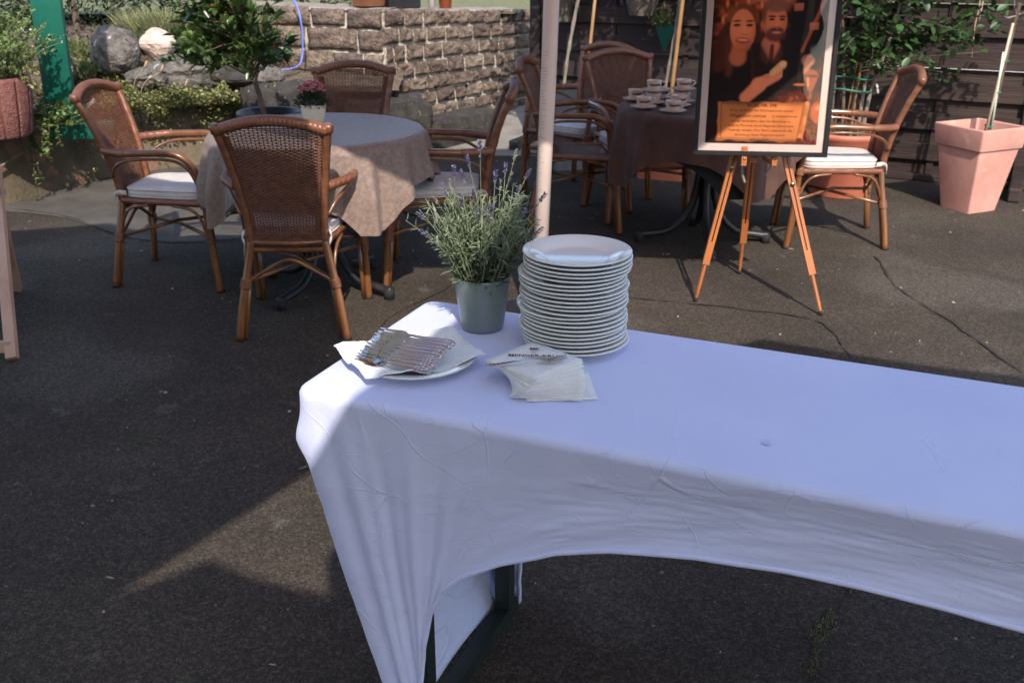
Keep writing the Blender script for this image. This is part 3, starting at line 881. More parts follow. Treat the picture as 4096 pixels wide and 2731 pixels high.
needle_bush('conifer', (-4.3, 8.1, .22), .6, .5, .75, 3800, LEAF_CON, 'dark conifer behind the ribbed planter bush', grp=CG)
needle_bush('conifer', (-2.75, 8.9, .42), .5, .4, .55, 2600, LEAF_CON, 'dark conifer behind the wide heath bush', grp=CG)
needle_bush('conifer', (-1.9, 9.3, .50), .6, .4, .5, 2600, LEAF_CON, 'dark conifer far behind the laurel tree', grp=CG)
mb = MB(); mb.tube(catmull([(-3.62, 7.2, .6), (-3.64, 7.2, 1.1), (-3.60, 7.25, 1.7)], 6), .018, 8)
o = mb.build('birch_stem', mat('birch_bark', (.55, .52, .48), (.66, .63, .58), scale=30, rough=.8)); tag(o, 'thin white birch stem behind the ribbed planter bush', 'stem')

# ------------------------------------------------------------------ fence
FD = Vector((.886, -.464, 0)).normalized(); FN = Vector((FD.y, -FD.x, 0))       # FN towards the camera side
FN = FN if FN.y < 0 else -FN
FP = Vector((.20, 8.16, 0)); FL_ = 3.55
fang = math.atan2(FD.y, FD.x)
fence = thing('slat_fence', 'dark brown overlapping slat fence panels behind the seating', 'fence', FP, fang)
sl = MB(); sl.box((0, -.010, 0), (1.72, .010, .115), .003); slat_me = sl.data('slat', FENCEW, smooth=False)
for p_ in range(3):
    for k in range(17):
        z = .045 + k * .1015 + R.uniform(-.002, .002)
        if k in (6, 10): z += .004
        link('slat', slat_me, fence, loc=(.045 + p_ * 1.775, -.024 if k % 2 else .012, z), rot=(rad(R.uniform(-1.2, 1.2)), rad(R.uniform(-.12, .12)), 0), scale=(1, 1, (.78 if k in (6, 10) else .90) if k % 2 == 0 else 1.0))
    for j, xb in enumerate((.03, .62, 1.20, 1.74)):
        mb = MB(); mb.box((0, -.0135, .02), (.045, .0015, 1.78), .003); mb.build('batten', FENCEW, fence, smooth=False, loc=(p_ * 1.775 + xb, 0, 0))
    mb = MB(); mb.box((.03, -.042, .004), (1.76, .030, .05), .004); mb.build('bottom_rail', FENCEW, fence, smooth=False, loc=(p_ * 1.775, 0, 0))
for k, xb in enumerate((-.045, 1.73, 3.51, 5.285)):
    mb = MB(); mb.box((0, -.05, 0), (.085, .04, 1.9), .006); mb.build('post', FENCEW, fence, smooth=False, loc=(xb, -.002, 0))
    mb = MB(); mb.box((0.004, -.36, 0), (.081, .05, .09), .01); mb.build('foot', BLACKM if k == 0 else FENCEW, fence, smooth=False, loc=(xb, -.055, 0))
mb = MB(); mb.box((.10, -.006, 0), (.125, .006, 1.9), .002); mb.build('corner_strip', FENCEW, fence, smooth=False, loc=(-.045, -.04, 0))
# pale wall added behind the fence so the slits between the slats look bright
mb = MB(); mb.box((-6, 0, 0), (7, .2, 2.6)); o = mb.build('slit_backing_wall', mat('white_render', (.66, .65, .62), (.72, .71, .68), scale=3, rough=.9), smooth=False)
o.location = FP - FN * 3.2 + FD * 1.9 + Vector((2.2, 0, 0)); o.rotation_euler = (0, 0, fang); tag(o, 'white rendered wall added behind the fence to brighten its gaps', 'wall')

# ================================================================== RATTAN CHAIR
POST = catmull([(.147, -.205, .40), (.152, -.215, .50), (.170, -.243, .64), (.190, -.285, .77), (.207, -.325, .865)], 8)
PZ = np.array([p.z for p in POST]); PX = np.array([p.x for p in POST]); PY = np.array([p.y for p in POST])
def post_at(z): return float(np.interp(z, PZ, PX)), float(np.interp(z, PZ, PY))
def arch_z(u): return .905 - .042 * u * u
def back_pt(u, z, off=0.0):
    w, y = post_at(z)
    return Vector((u * w, y - .028 * (1 - u * u) - off, z))
def ring_tube(mb, path, r, amp, pitch, sides=9):
    path = [Vector(p) for p in path]
    # resample
    d = [0]
    for a, b in zip(path, path[1:]): d.append(d[-1] + (b - a).length)
    n = max(4, int(d[-1] / (pitch / 2)))
    out = []; rr = []
    for i in range(n + 1):
        s_ = d[-1] * i / n
        k = min(len(d) - 2, max(0, np.searchsorted(d, s_) - 1))
        t = (s_ - d[k]) / max(1e-9, d[k + 1] - d[k])
        out.append(path[k].lerp(path[k + 1], t)); rr.append(r + (amp if i % 2 else -amp))
    return mb.tube(out, rr, sides)
def strand(mb, pts, offs, hz, hy):
    """flat woven strand: pts centre line (Vector), four-sided section."""
    V = []; F = []
    for p in pts: V += [p + Vector((0, -hy, 0)), p + Vector((0, 0, hz)), p + Vector((0, hy, 0)), p + Vector((0, 0, -hz))]
    for i in range(len(pts) - 1):
        for k in range(4):
            k2 = (k + 1) % 4
            F.append((i * 4 + k, i * 4 + k2, (i + 1) * 4 + k2, (i + 1) * 4 + k))
    mb.add(V, F)

def make_chair():
    t = thing('rattan_armchair', 'x', 'chair')
    # woven back
    mb = MB(); NS = 25; pitch = .0066
    rows = int((.888 - .405) / pitch)
    for j in range(rows):
        z = .405 + j * pitch
        um = .985
        if z > .852:
            q = (.905 - .012 - z) / .042
            if q <= 0.01: continue
            um = min(um, math.sqrt(q))
        pts = []
        for k in range(2 * NS + 1):
            u = -1 + k / NS
            if abs(u) > um: continue
            sgn = 0 if k % 2 == 0 else (1 if ((k // 2) + j) % 2 else -1)
            amp = .0036
            dd = abs(u) / .42 + abs(z - .645) / .034
            if dd < 1:
                amp = .0065; sgn = 0 if k % 2 == 0 else (1 if ((k // 4) + (j // 3)) % 2 else -.6)
            pts.append(back_pt(u, z, sgn * amp))
        strand(mb, pts, None, .0029 if not ((.535 > z > .44) or (z > .80)) else .0022, .0014)
        for sd in (-1, 1):      # dense wrapped margin towards the posts
            if z < .845:
                strand(mb, [back_pt(sd * (.80 + .2 * q / 3), z + pitch / 2, .006 * (1 if q % 2 else -.3)) for q in range(4)], None, .0022, .0013)
    for k in range(NS):
        u = -1 + (2 * k + 1) / NS
        z1 = arch_z(u) - .008
        mb.tube([back_pt(u, .405 + (z1 - .405) * q / 8) for q in range(9)], .0019, 4, caps=False)
    stuff(mb.build('woven_back', RATTAN, t))
    mb = MB(); ring_tube(mb, [back_pt(u_, .405) for u_ in np.linspace(-1, 1, 9)], .012, .0008, .012, 7); mb.build('back_rail', CANE, t)
    for sd in (-1, 1):
        mb = MB(); ring_tube(mb, [(sd * p.x, p.y, p.z) for p in POST], .0165, .0011, .0075); po = mb.build('back_post', WRAP, t)
        mb = MB(); e = POST[-1]; mb.tube([(sd * e.x, e.y, e.z - .004), (sd * (e.x + .004), e.y - .004, e.z + .020), (sd * (e.x + .004), e.y - .006, e.z + .031)], [.0215, .0215, .014], 8)
        mb.build('finial', WRAP, po)
    mb = MB()
    ring_tube(mb, [(u_ * .205, -.326 - .032 * (1 - u_ * u_), arch_z(u_) + .006) for u_ in np.linspace(-1, 1, 21)], .0220, .0008, .007)
    mb.build('top_rail', WRAP, t)
    # rear legs
    for sd in (-1, 1):
        mb = MB(); mb.tube(catmull([(sd * .222, -.262, 0), (sd * .198, -.240, .16), (sd * .163, -.213, .33), (sd * .147, -.205, .41)], 5), .0165, 10)
        lg = mb.build('leg', CANE, t)
        mb = MB(); mb.tube([(sd * .199, -.250, .004), (sd * .178, -.228, .16), (sd * .163, -.214, .27)], .0095, 8); mb.build('companion_rod', CANE, lg)
        mb = MB(); ring_tube(mb, [(sd * .186, -.231, .215), (sd * .177, -.224, .255)], .0225, .001, .008, 10); mb.build('binding', WRAP, lg)
        mb = MB(); mb.tube([(sd * .2225, -.2625, 0), (sd * .221, -.261, .010)], .0192, 10); mb.build('foot_cap', RUBBER, lg)
    # front legs and arms
    for sd in (-1, 1):
        legp = [(sd * .250, .262, 0), (sd * .246, .250, .14), (sd * .242, .236, .30), (sd * .240, .228, .44), (sd * .243, .215, .52)]
        mb = MB(); mb.tube(catmull(legp, 6), .0165, 10); lg = mb.build('leg', CANE, t)
        mb = MB(); mb.tube([(sd * .229, .244, .004), (sd * .226, .232, .14), (sd * .223, .220, .29)], .0095, 8); mb.build('companion_rod', CANE, lg)
        for q0, q1 in (((sd * .243, .240, .235), (sd * .2405, .233, .33)), ((sd * .240, .230, .395), (sd * .240, .228, .435))):
            mb = MB(); ring_tube(mb, [q0, q1], .0225, .001, .008, 10); mb.build('binding', WRAP, lg)
        mb = MB(); mb.tube([(sd * .2503, .2625, 0), (sd * .250, .2615, .010)], .0192, 10); mb.build('foot_cap', RUBBER, lg)
        armp = [(sd * .243, .215, .52), (sd * .248, .195, .585), (sd * .254, .150, .632), (sd * .258, .085, .649), (sd * .258, -.02, .648), (sd * .250, -.12, .645), (sd * .215, -.195, .642), (sd * .180, -.243, .640)]
        ap = catmull(armp, 7)
        mb = MB(); mb.tube(ap, .0165, 10); am = mb.build('armrest', CANE, t)
        mb = MB(); ring_tube(mb, ap[-16:], .0185, .0009, .007, 10); mb.build('binding', WRAP, am)
        und = [(sd * .236, .222, .44), (sd * .236, .196, .52), (sd * .240, .172, .570), (sd * .246, .130, .606), (sd * .250, .07, .619), (sd * .250, -.02, .619), (sd * .240, -.11, .610), (sd * .205, -.185, .575), (sd * .172, -.222, .52)]
        mb = MB(); mb.tube(catmull(und, 6), .0075, 7); mb.build('arm_brace', CANE, t)
    # seat frame
    for a, b, r_ in (((-.150, -.205, .405), (-.232, .222, .415), .0165), ((.150, -.205, .405), (.232, .222, .415), .0165), ((-.228, .228, .415), (.228, .228, .415), .0165), ((-.14, -.205, .372), (.14, -.205, .372), .0125)):
        mb = MB(); ring_tube(mb, [Vector(a).lerp(Vector(b), q / 6) for q in range(7)], r_, .0007, .009); mb.build('seat_rail', WRAP if r_ > .015 else CANE, t)
    # woven seat
    mb = MB()
    for j in range(46):
        y = -.19 + .41 * j / 45; hw = .150 + (.228 - .150) * (y + .205) / .43
        pts = []
        for k in range(25):
            u = -1 + k / 12
            pts.append(Vector((u * hw, y, .418 - .010 * (1 - u * u) + (.0022 if (k + j) % 2 else -.0022))))
        V = []; F = []
        for p in pts: V += [p + Vector((0, -.0043, 0)), p + Vector((0, 0, .0016)), p + Vector((0, .0043, 0)), p - Vector((0, 0, .0016))]
        for i in range(24):
            for k in range(4): F.append((i * 4 + k, i * 4 + (k + 1) % 4, i * 4 + 4 + (k + 1) % 4, i * 4 + 4 + k))
        mb.add(V, F)
    stuff(mb.build('woven_seat', RATTAN, t))
    # front apron
    mb = MB()
    for j in range(13):
        z = .312 + j * .0075
        strand(mb, [Vector((-.222 + .444 * k / 32, .229 + (.0032 if (k + j) % 2 else -.0032), z)) for k in range(33)], None, .0026, .0014)
    stuff(mb.build('woven_apron', RATTAN, t))
    mb = MB(); mb.tube([(-.235, .231, .303), (.235, .231, .303)], .009, 8); mb.build('apron_rail', CANE, t)
    # stretchers and arches
    for sd in (-1, 1):
        mb = MB(); mb.tube([(sd * .180, -.226, .238), (0, 0, .268 + sd * .009), (-sd * .240, .236, .262)], .0085, 8); mb.build('stretcher', CANE, t)
        mb = MB(); mb.tube(catmull([(sd * .176, -.214, .26), (sd * .181, -.190, .33), (sd * .187, -.150, .378), (sd * .196, -.06, .396)], 6), .007, 7); mb.build('arch_brace', CANE, t)
        mb = MB(); mb.tube(catmull([(sd * .234, .216, .285), (sd * .229, .195, .345), (sd * .223, .150, .385), (sd * .210, .06, .398)], 6), .007, 7); mb.build('arch_brace', CANE, t)
    mb = MB(); mb.tube(catmull([(-.176, -.222, .24), (-.10, -.215, .285), (-.035, -.212, .322), (0, -.212, .330), (.035, -.212, .322), (.10, -.215, .285), (.176, -.222, .24)], 5), .0085, 8); mb.build('rear_arch', CANE, t)
    return t
chair0 = make_chair()
def place(o, x, y, deg, label, group=None):
    o.location = (x, y, 0.0); o.rotation_euler = (0, 0, rad(deg)); o['label'] = label
    if group: o['group'] = group
G1, G2 = 'rattan armchairs around the lace-clothed table', 'rattan armchairs around the coffee cup table'
# deg = heading: chair faces local +y ; 0 looks away from the camera
CH = [(-.905, 4.075, 1.0, 'rattan armchair seen from behind, its woven back towards us', G1),
      (-1.605, 4.695, -95, 'rattan armchair left of the lace-clothed table, facing right', G1),
      (-.345, 4.715, 92, 'rattan armchair right of the lace-clothed table, seen from its side', G1),
      (-.855, 5.235, 181, 'rattan armchair behind the lace-clothed table and the pink flowers, facing us', G1),
      (.405, 5.715, -103, 'cushionless rattan armchair just behind the white parasol pole', G2),
      (.42, 6.42, 140, 'duller rattan armchair turned left beside the grey planter box', G2),
      (.73, 5.93, 195, 'rattan armchair behind the coffee cups, facing us', G2),
      (1.755, 5.365, 84, 'rattan armchair with cushion between poster and square planter', G2)]
chairs = []
for i, (x, y, d, lb, gr) in enumerate(CH):
    c = chair0 if i == 0 else copy_tree(chair0)
    place(c, x, y, d, lb, gr); chairs.append(c)

def make_cushion():
    t = thing('seat_cushion', 'x', 'cushion')
    mb = MB()
    nx = 20
    def outline(a):
        c, s_ = math.cos(a), math.sin(a)
        q = (abs(c) ** 7 + abs(s_) ** 7) ** (-1 / 7)
        y = s_ * q; hw = .172 + .038 * (y + 1) / 2
        return c * q * hw, y * .195 + .012
    prof = [(.0, .052), (.5, .052), (.85, .049), (.97, .043), (1.0, .030), (1.0, .018), (.97, .006), (.9, .001), (0, .0)]
    n = 64; V = []; F = []
    for k in range(n):
        a = 2 * math.pi * k / n; x, y = outline(a)
        for r_, z in prof:
            q = .004 * fbm(x * r_ * 9, y * r_ * 9, z * 9, 2)
            V.append((x * r_, y * r_, z + (q if r_ < .98 else 0)))
    m_ = len(prof)
    for k in range(n):
        for i in range(m_ - 1): F.append((k * m_ + i, ((k + 1) % n) * m_ + i, ((k + 1) % n) * m_ + i + 1, k * m_ + i + 1))
    mb.add(V, F); mb.build('pad', CUSH, t)
    for z, kk in ((.041, 1.0), (.008, 1.0)):
        mb = MB(); pts = []
        for k in range(65):
            x, y = outline(2 * math.pi * k / 64); pts.append((x * kk, y * kk, z))
        mb.tube(pts, .0032, 6, caps=False); mb.build('piping', CUSH, t)
    for sd in (-1, 1):
        mb = MB()
        pts = catmull([(sd * .16, -.175, .02), (sd * .168, -.205, .024), (sd * .18, -.222, .012), (sd * .17, -.225, -.015)], 5)
        V = []; F = []
        for i, p in enumerate(pts): V += [p + Vector((0, 0, .012)), p - Vector((0, 0, .012)), p + Vector((0, -.0015, -.012)), p + Vector((0, -.0015, .012))]
        for i in range(len(pts) - 1):
            for k in range(4): F.append((i * 4 + k, i * 4 + (k + 1) % 4, i * 4 + 4 + (k + 1) % 4, i * 4 + 4 + k))
        mb.add(V, F); mb.build('tie', CUSH, t)
    return t
cu0 = make_cushion()
CL = {0: 'cream cushion on the chair seen from behind', 1: 'cream cushion on the chair left of the lace-clothed table', 2: 'cream cushion on the side-on chair behind the lavender',
      3: 'cream cushion on the chair behind the pink flowers', 5: 'cream cushion on the duller chair beside the grey planter box', 6: 'cream cushion on the chair behind the coffee cups', 7: 'cream cushion on the chair between poster and square planter'}
for n_, (i, lb) in enumerate(CL.items()):
    c = cu0 if n_ == 0 else copy_tree(cu0)
    x, y, d, _, _ = CH[i]
    c.location = (x, y, .4215); c.rotation_euler = (0, 0, rad(d)); c['label'] = lb; c['group'] = 'cream seat cushions'

# ================================================================== ROUND TABLES
def round_table(c, Rr, h, label, rot):
    t = thing('round_table', label, 'table', (c[0], c[1], 0), rot)
    mb = MB(); mb.lathe([(.001, h - .028), (Rr - .01, h - .028), (Rr - .003, h - .02), (Rr - .003, h - .012), (Rr - .01, h - .006), (.001, h - .006)], 48); mb.build('table_top', BLACKM, t)
    mb = MB(); mb.tube([(0, 0, .18), (0, 0, h - .03)], .032, 12); mb.build('column', BLACKM, t)
    mb = MB()
    for k in range(4):
        a = rad(45 + 90 * k); ca, sa = math.cos(a), math.sin(a)
        m2 = MB(); pts = catmull([(ca * .03, sa * .03, .42), (ca * .07, sa * .07, .20), (ca * .17, sa * .17, .075), (ca * .30, sa * .30, .045), (ca * .36, sa * .36, .04)], 6)
        m2.tube(pts, .021, 8)
        ft = m2.build('foot', BLACKM, t)
        m3 = MB(); m3.tube([(ca * .345, sa * .345, .0), (ca * .345, sa * .345, .05)], .026, 8); m3.build('pad', RUBBER, ft)
    return t
T1, T2 = (-.87, 4.49), (1.04, 5.27)
round_table(T1, .465, .745, 'round table under the lace-patterned taupe cloth', .3)
round_table(T2, .465, .735, 'round table under the plain brown cloth', .75)
def drape(name, c, Rr, h, half, corner_deg, m, label, seed, amp=.05, nf=9, lift=.0, nt=360, hang=1.0, parent=None):
    """square cloth draped over a round top."""
    V = []; F = []
    tops = [0, .2, .4, .6, .75, .88, .96]
    NH = 22
    for k in range(nt):
        a = 2 * math.pi * k / nt; b = a - rad(corner_deg) + math.pi / 4
        ext = half / max(abs(math.cos(b)), abs(math.sin(b)))
        ext = min(ext, half * 1.27); drop = max(.02, ext - Rr) * hang
        cw = (abs(math.sin(2 * (a - rad(corner_deg)) + math.pi / 2))) if False else (drop / ((half * 1.414 - Rr) * hang))
        ph = nf * a + 1.4 * fnoise(math.cos(a) * 1.5, math.sin(a) * 1.5, seed)
        for r_ in tops:
            V.append((Rr * r_ * math.cos(a), Rr * r_ * math.sin(a), h + .0015 * fnoise(r_ * 5 * math.cos(a), r_ * 5 * math.sin(a), seed)))
        for j in range(1, NH + 1):
            s_ = j / NH
            bend = min(1, s_ * drop / .03)
            fold = (1.1 + math.sin(ph) + .45 * math.sin(2 * ph + 1.1 + seed)) * amp * min(1, s_ * drop / .22) * (.35 + .65 * cw)
            rr = Rr * (.96 + .04 * min(1, bend)) + .012 * bend + fold + .018 * s_
            z = h - .004 * bend - max(0, s_ * drop - .012)
            V.append((rr * math.cos(a), rr * math.sin(a), z))
    m_ = len(tops) + NH
    for k in range(nt):
        k2 = (k + 1) % nt
        for i in range(m_ - 1): F.append((k * m_ + i, k * m_ + i + 1, k2 * m_ + i + 1, k2 * m_ + i))
    o = link(name, meshdata(name, V, F, m), loc=(c[0], c[1], 0))
    tag(o, label, 'tablecloth')
    return o
drape('table_underlay', T1, .455, .7445, .555, 10, BLACKC, 'black underlay cloth showing below the lace-patterned cloth', 4.0, amp=.002, nf=7)
drape('tablecloth', T1, .472, .7485, .665, -56, DAMASK, 'taupe lace-patterned cloth draped over the round table', 2.0, amp=.028, nf=17)
drape('table_underlay', T2, .455, .7345, .665, -84, BLACKC, 'black underlay cloth hanging below the plain brown cloth', 6.0, amp=.002, nf=7)
drape('tablecloth', T2, .472, .7385, .685, -70, VELVET, 'plain brown cloth draped over the coffee cup table', 9.0, amp=.022, nf=12)

# flower pot on the first table
fp = thing('potted_flowers', 'cream pot of pink flowers on the lace-clothed round table', 'potted plant', (-.905, 4.60, .7505))
mb = MB(); mb.lathe([(.001, 0), (.040, 0), (.044, .004), (.053, .05), (.0585, .088), (.0575, .090), (.0545, .088), (.053, .078), (.001, .078)], 32); mb.build('pot', CREAM, fp)
pos = []; dr = []
for i in range(1500):
    a = R.uniform(0, 6.28); e = R.uniform(-.15, 1.57); k = .080 * R.uniform(.45, 1.05)
    d = Vector((math.cos(a) * math.cos(e), math.sin(a) * math.cos(e), math.sin(e)))
    pos.append(Vector((0, 0, .085)) + Vector((d.x * k, d.y * k, d.z * k * .75))); dr.append(d + Vector((0, 0, .3)))
V, F = leaf_cloud(pos, dr, .016, width=.4); stuff(link('foliage', meshdata('foliage', V, F, FLOWD), fp))
for i in range(54):
    a = R.uniform(0, 6.28); r_ = .062 * math.sqrt(R.random()); z = .150 + .030 * (1 - (r_ / .062) ** 2) + R.uniform(-.006, .010)
    p = Vector((r_ * math.cos(a) - .004, r_ * math.sin(a), z))
    if r_ > .035 and math.cos(a) > .3 and R.random() < .4: continue
    q = [(p.x, p.y, p.z)] * 9
    V, F = leaf_cloud(q, [(math.cos(t * .7), math.sin(t * .7), .5 + .4 * (t % 2)) for t in range(9)], .0140, width=.9, jit=.2)
    link('blossom', meshdata('blossom', V, F, PINKF), fp)

# ================================================================== CUPS AND SAUCERS
def make_saucer():
    mb = MB(); mb.lathe([(.001, .002), (.026, .002), (.030, 0), (.032, .002), (.052, .008), (.066, .0155), (.067, .0165), (.066, .0175), (.050, .0115), (.030, .007), (.022, .006), (.001, .006)], 36)
    return mb.data('saucer', CUPC)
saucer_me = make_saucer()
def make_cup():
    t = thing('coffee_cup', 'x', 'cup')
    mb = MB(); mb.lathe([(.001, .003), (.020, .003), (.022, 0), (.026, .002), (.031, .012), (.0365, .032), (.0395, .052), (.0400, .0545), (.0392, .055), (.0378, .052), (.034, .030), (.027, .010), (.001, .007)], 36); mb.build('bowl', CUPC, t)
    mb = MB(); pts = catmull([(.038, 0, .045), (.052, 0, .047), (.060, 0, .038), (.055, 0, .025), (.034, 0, .018)], 6); mb.tube(pts, .0034, 7); mb.build('handle', CUPC, t)
    me = text_mesh('CHAQWA', .0135, DARKINK, bold=.0009)
    for v in me.vertices:
        z = .034 + v.co.y; rr = np.interp(z, [.012, .032, .052], [.031, .0365, .0395]) + .0011
        a = -math.pi / 2 + v.co.x / .0365
        v.co = (rr * math.cos(a), rr * math.sin(a), z)
    link('lettering', me, t)
    return t
cup0 = make_cup(); ncup = 0
CUPS = [(.665, 5.115, 0, 5, 'leftmost lower coffee cup on the brown cloth'),
        (.795, 4.99, 0, 8, 'front coffee cup in the middle of the brown cloth'),
        (.735, 5.265, 0, 170, 'lower coffee cup under the left stacked cup'), (.735, 5.265, 1, 2, 'upper coffee cup at the left of the stacked pair'),
        (.850, 5.18, 0, 25, 'plain-sided lower coffee cup behind the front one'), (.895, 5.31, 0, 200, 'lower coffee cup under the middle stacked cup'), (.895, 5.31, 1, 6, 'upper coffee cup stacked in the middle'),
        (1.025, 5.17, 0, 190, 'lower coffee cup under the right stacked cup beside the poster'), (1.025, 5.17, 1, -20, 'upper coffee cup stacked right beside the poster frame'),
        (.985, 4.985, 0, 60, 'front coffee cup cut off by the poster frame'), (1.07, 5.36, 0, 0, 'lower coffee cup furthest back beside the poster'), (1.07, 5.36, 1, 170, 'upper coffee cup furthest back beside the poster'),
        (.655, 5.39, 0, 15, 'lower coffee cup at the far left edge of the brown cloth'), (.80, 5.44, 0, 20, 'lower coffee cup half hidden behind the stacked pairs')]
for i, (x, y, lv, rz, lb) in enumerate(CUPS):
    z = .7400 + lv * .0625
    s_ = link('saucer', saucer_me, loc=(x, y, z)); tag(s_, lb.replace('coffee cup', 'saucer', 1).replace('saucer', 'saucer beneath a cup,', 1) if False else 'saucer under the ' + lb, 'saucer', 'saucers on the brown cloth')
    c = cup0 if i == 0 else copy_tree(cup0)
    c.location = (x, y, z + .0062); c.rotation_euler = (0, 0, rad(rz)); c['label'] = lb; c['group'] = 'coffee cups on the brown cloth'

# ================================================================== BEER TABLE
BA = math.atan2(-.391, .9205); BO = Vector((-.40, 1.645, 0))
TL, TW, TH = 2.0, .535, .77
bt = thing('folding_table', 'long folding table with dark steel legs under the lilac cover', 'table', BO, BA)
mb = MB(); mb.box((.02, .02, TH - .036), (TL - .02, TW - .02, TH - .006), .006); mb.build('table_top', PINEW, bt)
for a in (.215, TL - .215):
    for b in (.062, TW - .062):
        mb = MB(); mb.bar((a, b, .036), (a, b, TH - .038), .036, .036, up=(1, 0, 0)); mb.build('leg', GREENM, bt, smooth=False)
    mb = MB(); mb.bar((a, .02, .018), (a, TW - .02, .018), .036, .036); mb.build('foot_bar', GREENM, bt, smooth=False)
# stretch cover
HEMA = np.array([.232, .236, .246, .262, .29, .33, .404, .511, .605, .751, .889, 1.0])
HEMZ = np.array([.02, .165, .26, .345, .405, .447, .493, .544, .574, .602, .612, .614])
HEMA = np.concatenate([HEMA, TL - HEMA[:-1][::-1]]); HEMZ = np.concatenate([HEMZ, HEMZ[:-1][::-1]])
hl = np.concatenate([[0], np.cumsum(np.hypot(np.diff(HEMA), np.diff(HEMZ)))])
def hem_pt(s_): return np.interp(s_ * hl[-1], hl, HEMA), np.interp(s_ * hl[-1], hl, HEMZ)
def side_curve(a, b_edge, sgn):
    """long side: top point (a, edge) to bottom point"""
    k0, k1 = .11, TL - .11
    if a < k0:
        t = a / k0; return (.186 + .046 * t, .012)
    if a > k1:
        t = (TL - a) / k0; return (TL - .186 - .046 * t, .012)
    s_ = (a - k0) / (k1 - k0)
    # spread more of the cloth to the steep part near the legs
    s_ = .5 + .5 * math.copysign(abs(2 * s_ - 1) ** .85, 2 * s_ - 1)
    return hem_pt(s_)
per = []
rc = .035
def corner(cx, cy, a0):
    return [(cx + rc * math.cos(a), cy + rc * math.sin(a), math.cos(a), math.sin(a)) for a in [a0 + math.pi / 2 * i / 6 for i in range(1, 6)]]
NF, NE = 230, 56
per += [(rc + (TL - 2 * rc) * i / NF, 0.0, 0, -1) for i in range(NF + 1)]
per += corner(TL - rc, rc, -math.pi / 2)
per += [(TL, rc + (TW - 2 * rc) * i / NE, 1, 0) for i in range(NE + 1)]
per += corner(TL - rc, TW - rc, 0)
per += [(TL - rc - (TL - 2 * rc) * i / NF, TW, 0, 1) for i in range(NF + 1)]
per += corner(rc, TW - rc, math.pi / 2)
per += [(0.0, TW - rc - (TW - 2 * rc) * i / NE, -1, 0) for i in range(NE + 1)]
per += corner(rc, rc, math.pi)
NSK = 64; er = .016
V = []; F = []
rows_n = NSK + 6
for (a, b, nx, ny) in per:
    # rounded edge
    ring = []
    for i in range(6):
        th = math.pi / 2 * i / 5
        ring.append((a - nx * er * (1 - math.sin(th)), b - ny * er * (1 - math.sin(th)), TH - er * (1 - math.cos(th))))
    # skirt target
    if abs(ny) > .99 and .0 < a < TL:
        ab, zb = side_curve(a, b, ny)
        bb = .012 if ny < 0 else TW - .012
    elif abs(nx) > .99:
        t = (b - rc) / (TW - 2 * rc)
        bb = .02 + (TW - .04) * t; ab = .186 if nx < 0 else TL - .186
        zb = .012 + .03 * math.sin(math.pi * t)
    else:
        ab = .186 if nx < 0 else TL - .186; bb = .014 if ny < 0 else TW - .014; zb = .012
    for i in range(1, NSK + 1):
        s_ = i / NSK
        z = (TH - er) + (zb - TH + er) * s_
        if abs(nx) > .5:            # end panel: hangs straight first, then runs in to the foot
            q = max(0, (s_ - .13) / .87); q = q ** 1.02
            slack = .014 * math.exp(-((s_ - .12) / .05) ** 2) * math.copysign(1, nx)
        else:
            q = s_; slack = 0
            w0 = max(0, 1 - a / .11) + max(0, 1 - (TL - a) / .11)
            q = q * (1 - w0) + max(0, (s_ - .13) / .87) * w0
        aa = a + (ab - a) * q + slack; bb2 = b + (bb - b) * q
        pull = .010 * math.sin(math.pi * s_) * (min(1, max(0, min(a, TL - a) - .24) / .25) if abs(ny) > .5 else .2)
        # folds that radiate from the foot
        wig = 0
        if abs(ny) > .5:
            for fx in (0, TL):
                dx = abs(a - fx)
                fal = math.exp(-(dx / .30) ** 2) * min(1, s_ * 2.2) * (1 - .55 * s_)
                wig += .009 * fal * math.sin(dx * 62 + 1.2 * math.sin(dx * 17)) + .005 * fal * math.sin(dx * 130 + 2)
            wig += .0022 * s_ * math.sin(a * 19 + 2.5 * math.sin(a * 6) + 6 * s_) * math.exp(-((s_ - .75) / .35) ** 2)
            wig += .0030 * fbm(a * 7, s_ * 4 + a * 4, 3.3, 4) * min(1, s_ * 4) + .0022 * abs(fnoise(a * 9 + s_ * 2, s_ * 11 - a * 5, 8)) * min(1, s_ * 4)
        else:
            wig += .007 * math.sin(b * 30 + 3 * s_) * s_ * (1 - s_) * 2 + .006 * fbm(b * 9, s_ * 7, 1, 3) * math.sin(math.pi * s_)
        sx = nx if abs(nx) > .5 else 0; sy = ny if abs(ny) > .5 else 0
        aa += sx * wig; bb2 += sy * (wig - pull)
        ring.append((aa, bb2, z))
    V += ring
P_ = len(per); RW = len(V) // P_
for k in range(P_):
    k2 = (k + 1) % P_
    for i in range(RW - 1): F.append((k * RW + i, k * RW + i + 1, k2 * RW + i + 1, k2 * RW + i))
cover_o = thing('table_cover', 'lilac stretch cover pulled tight over the long folding table', 'tablecloth', BO, BA)
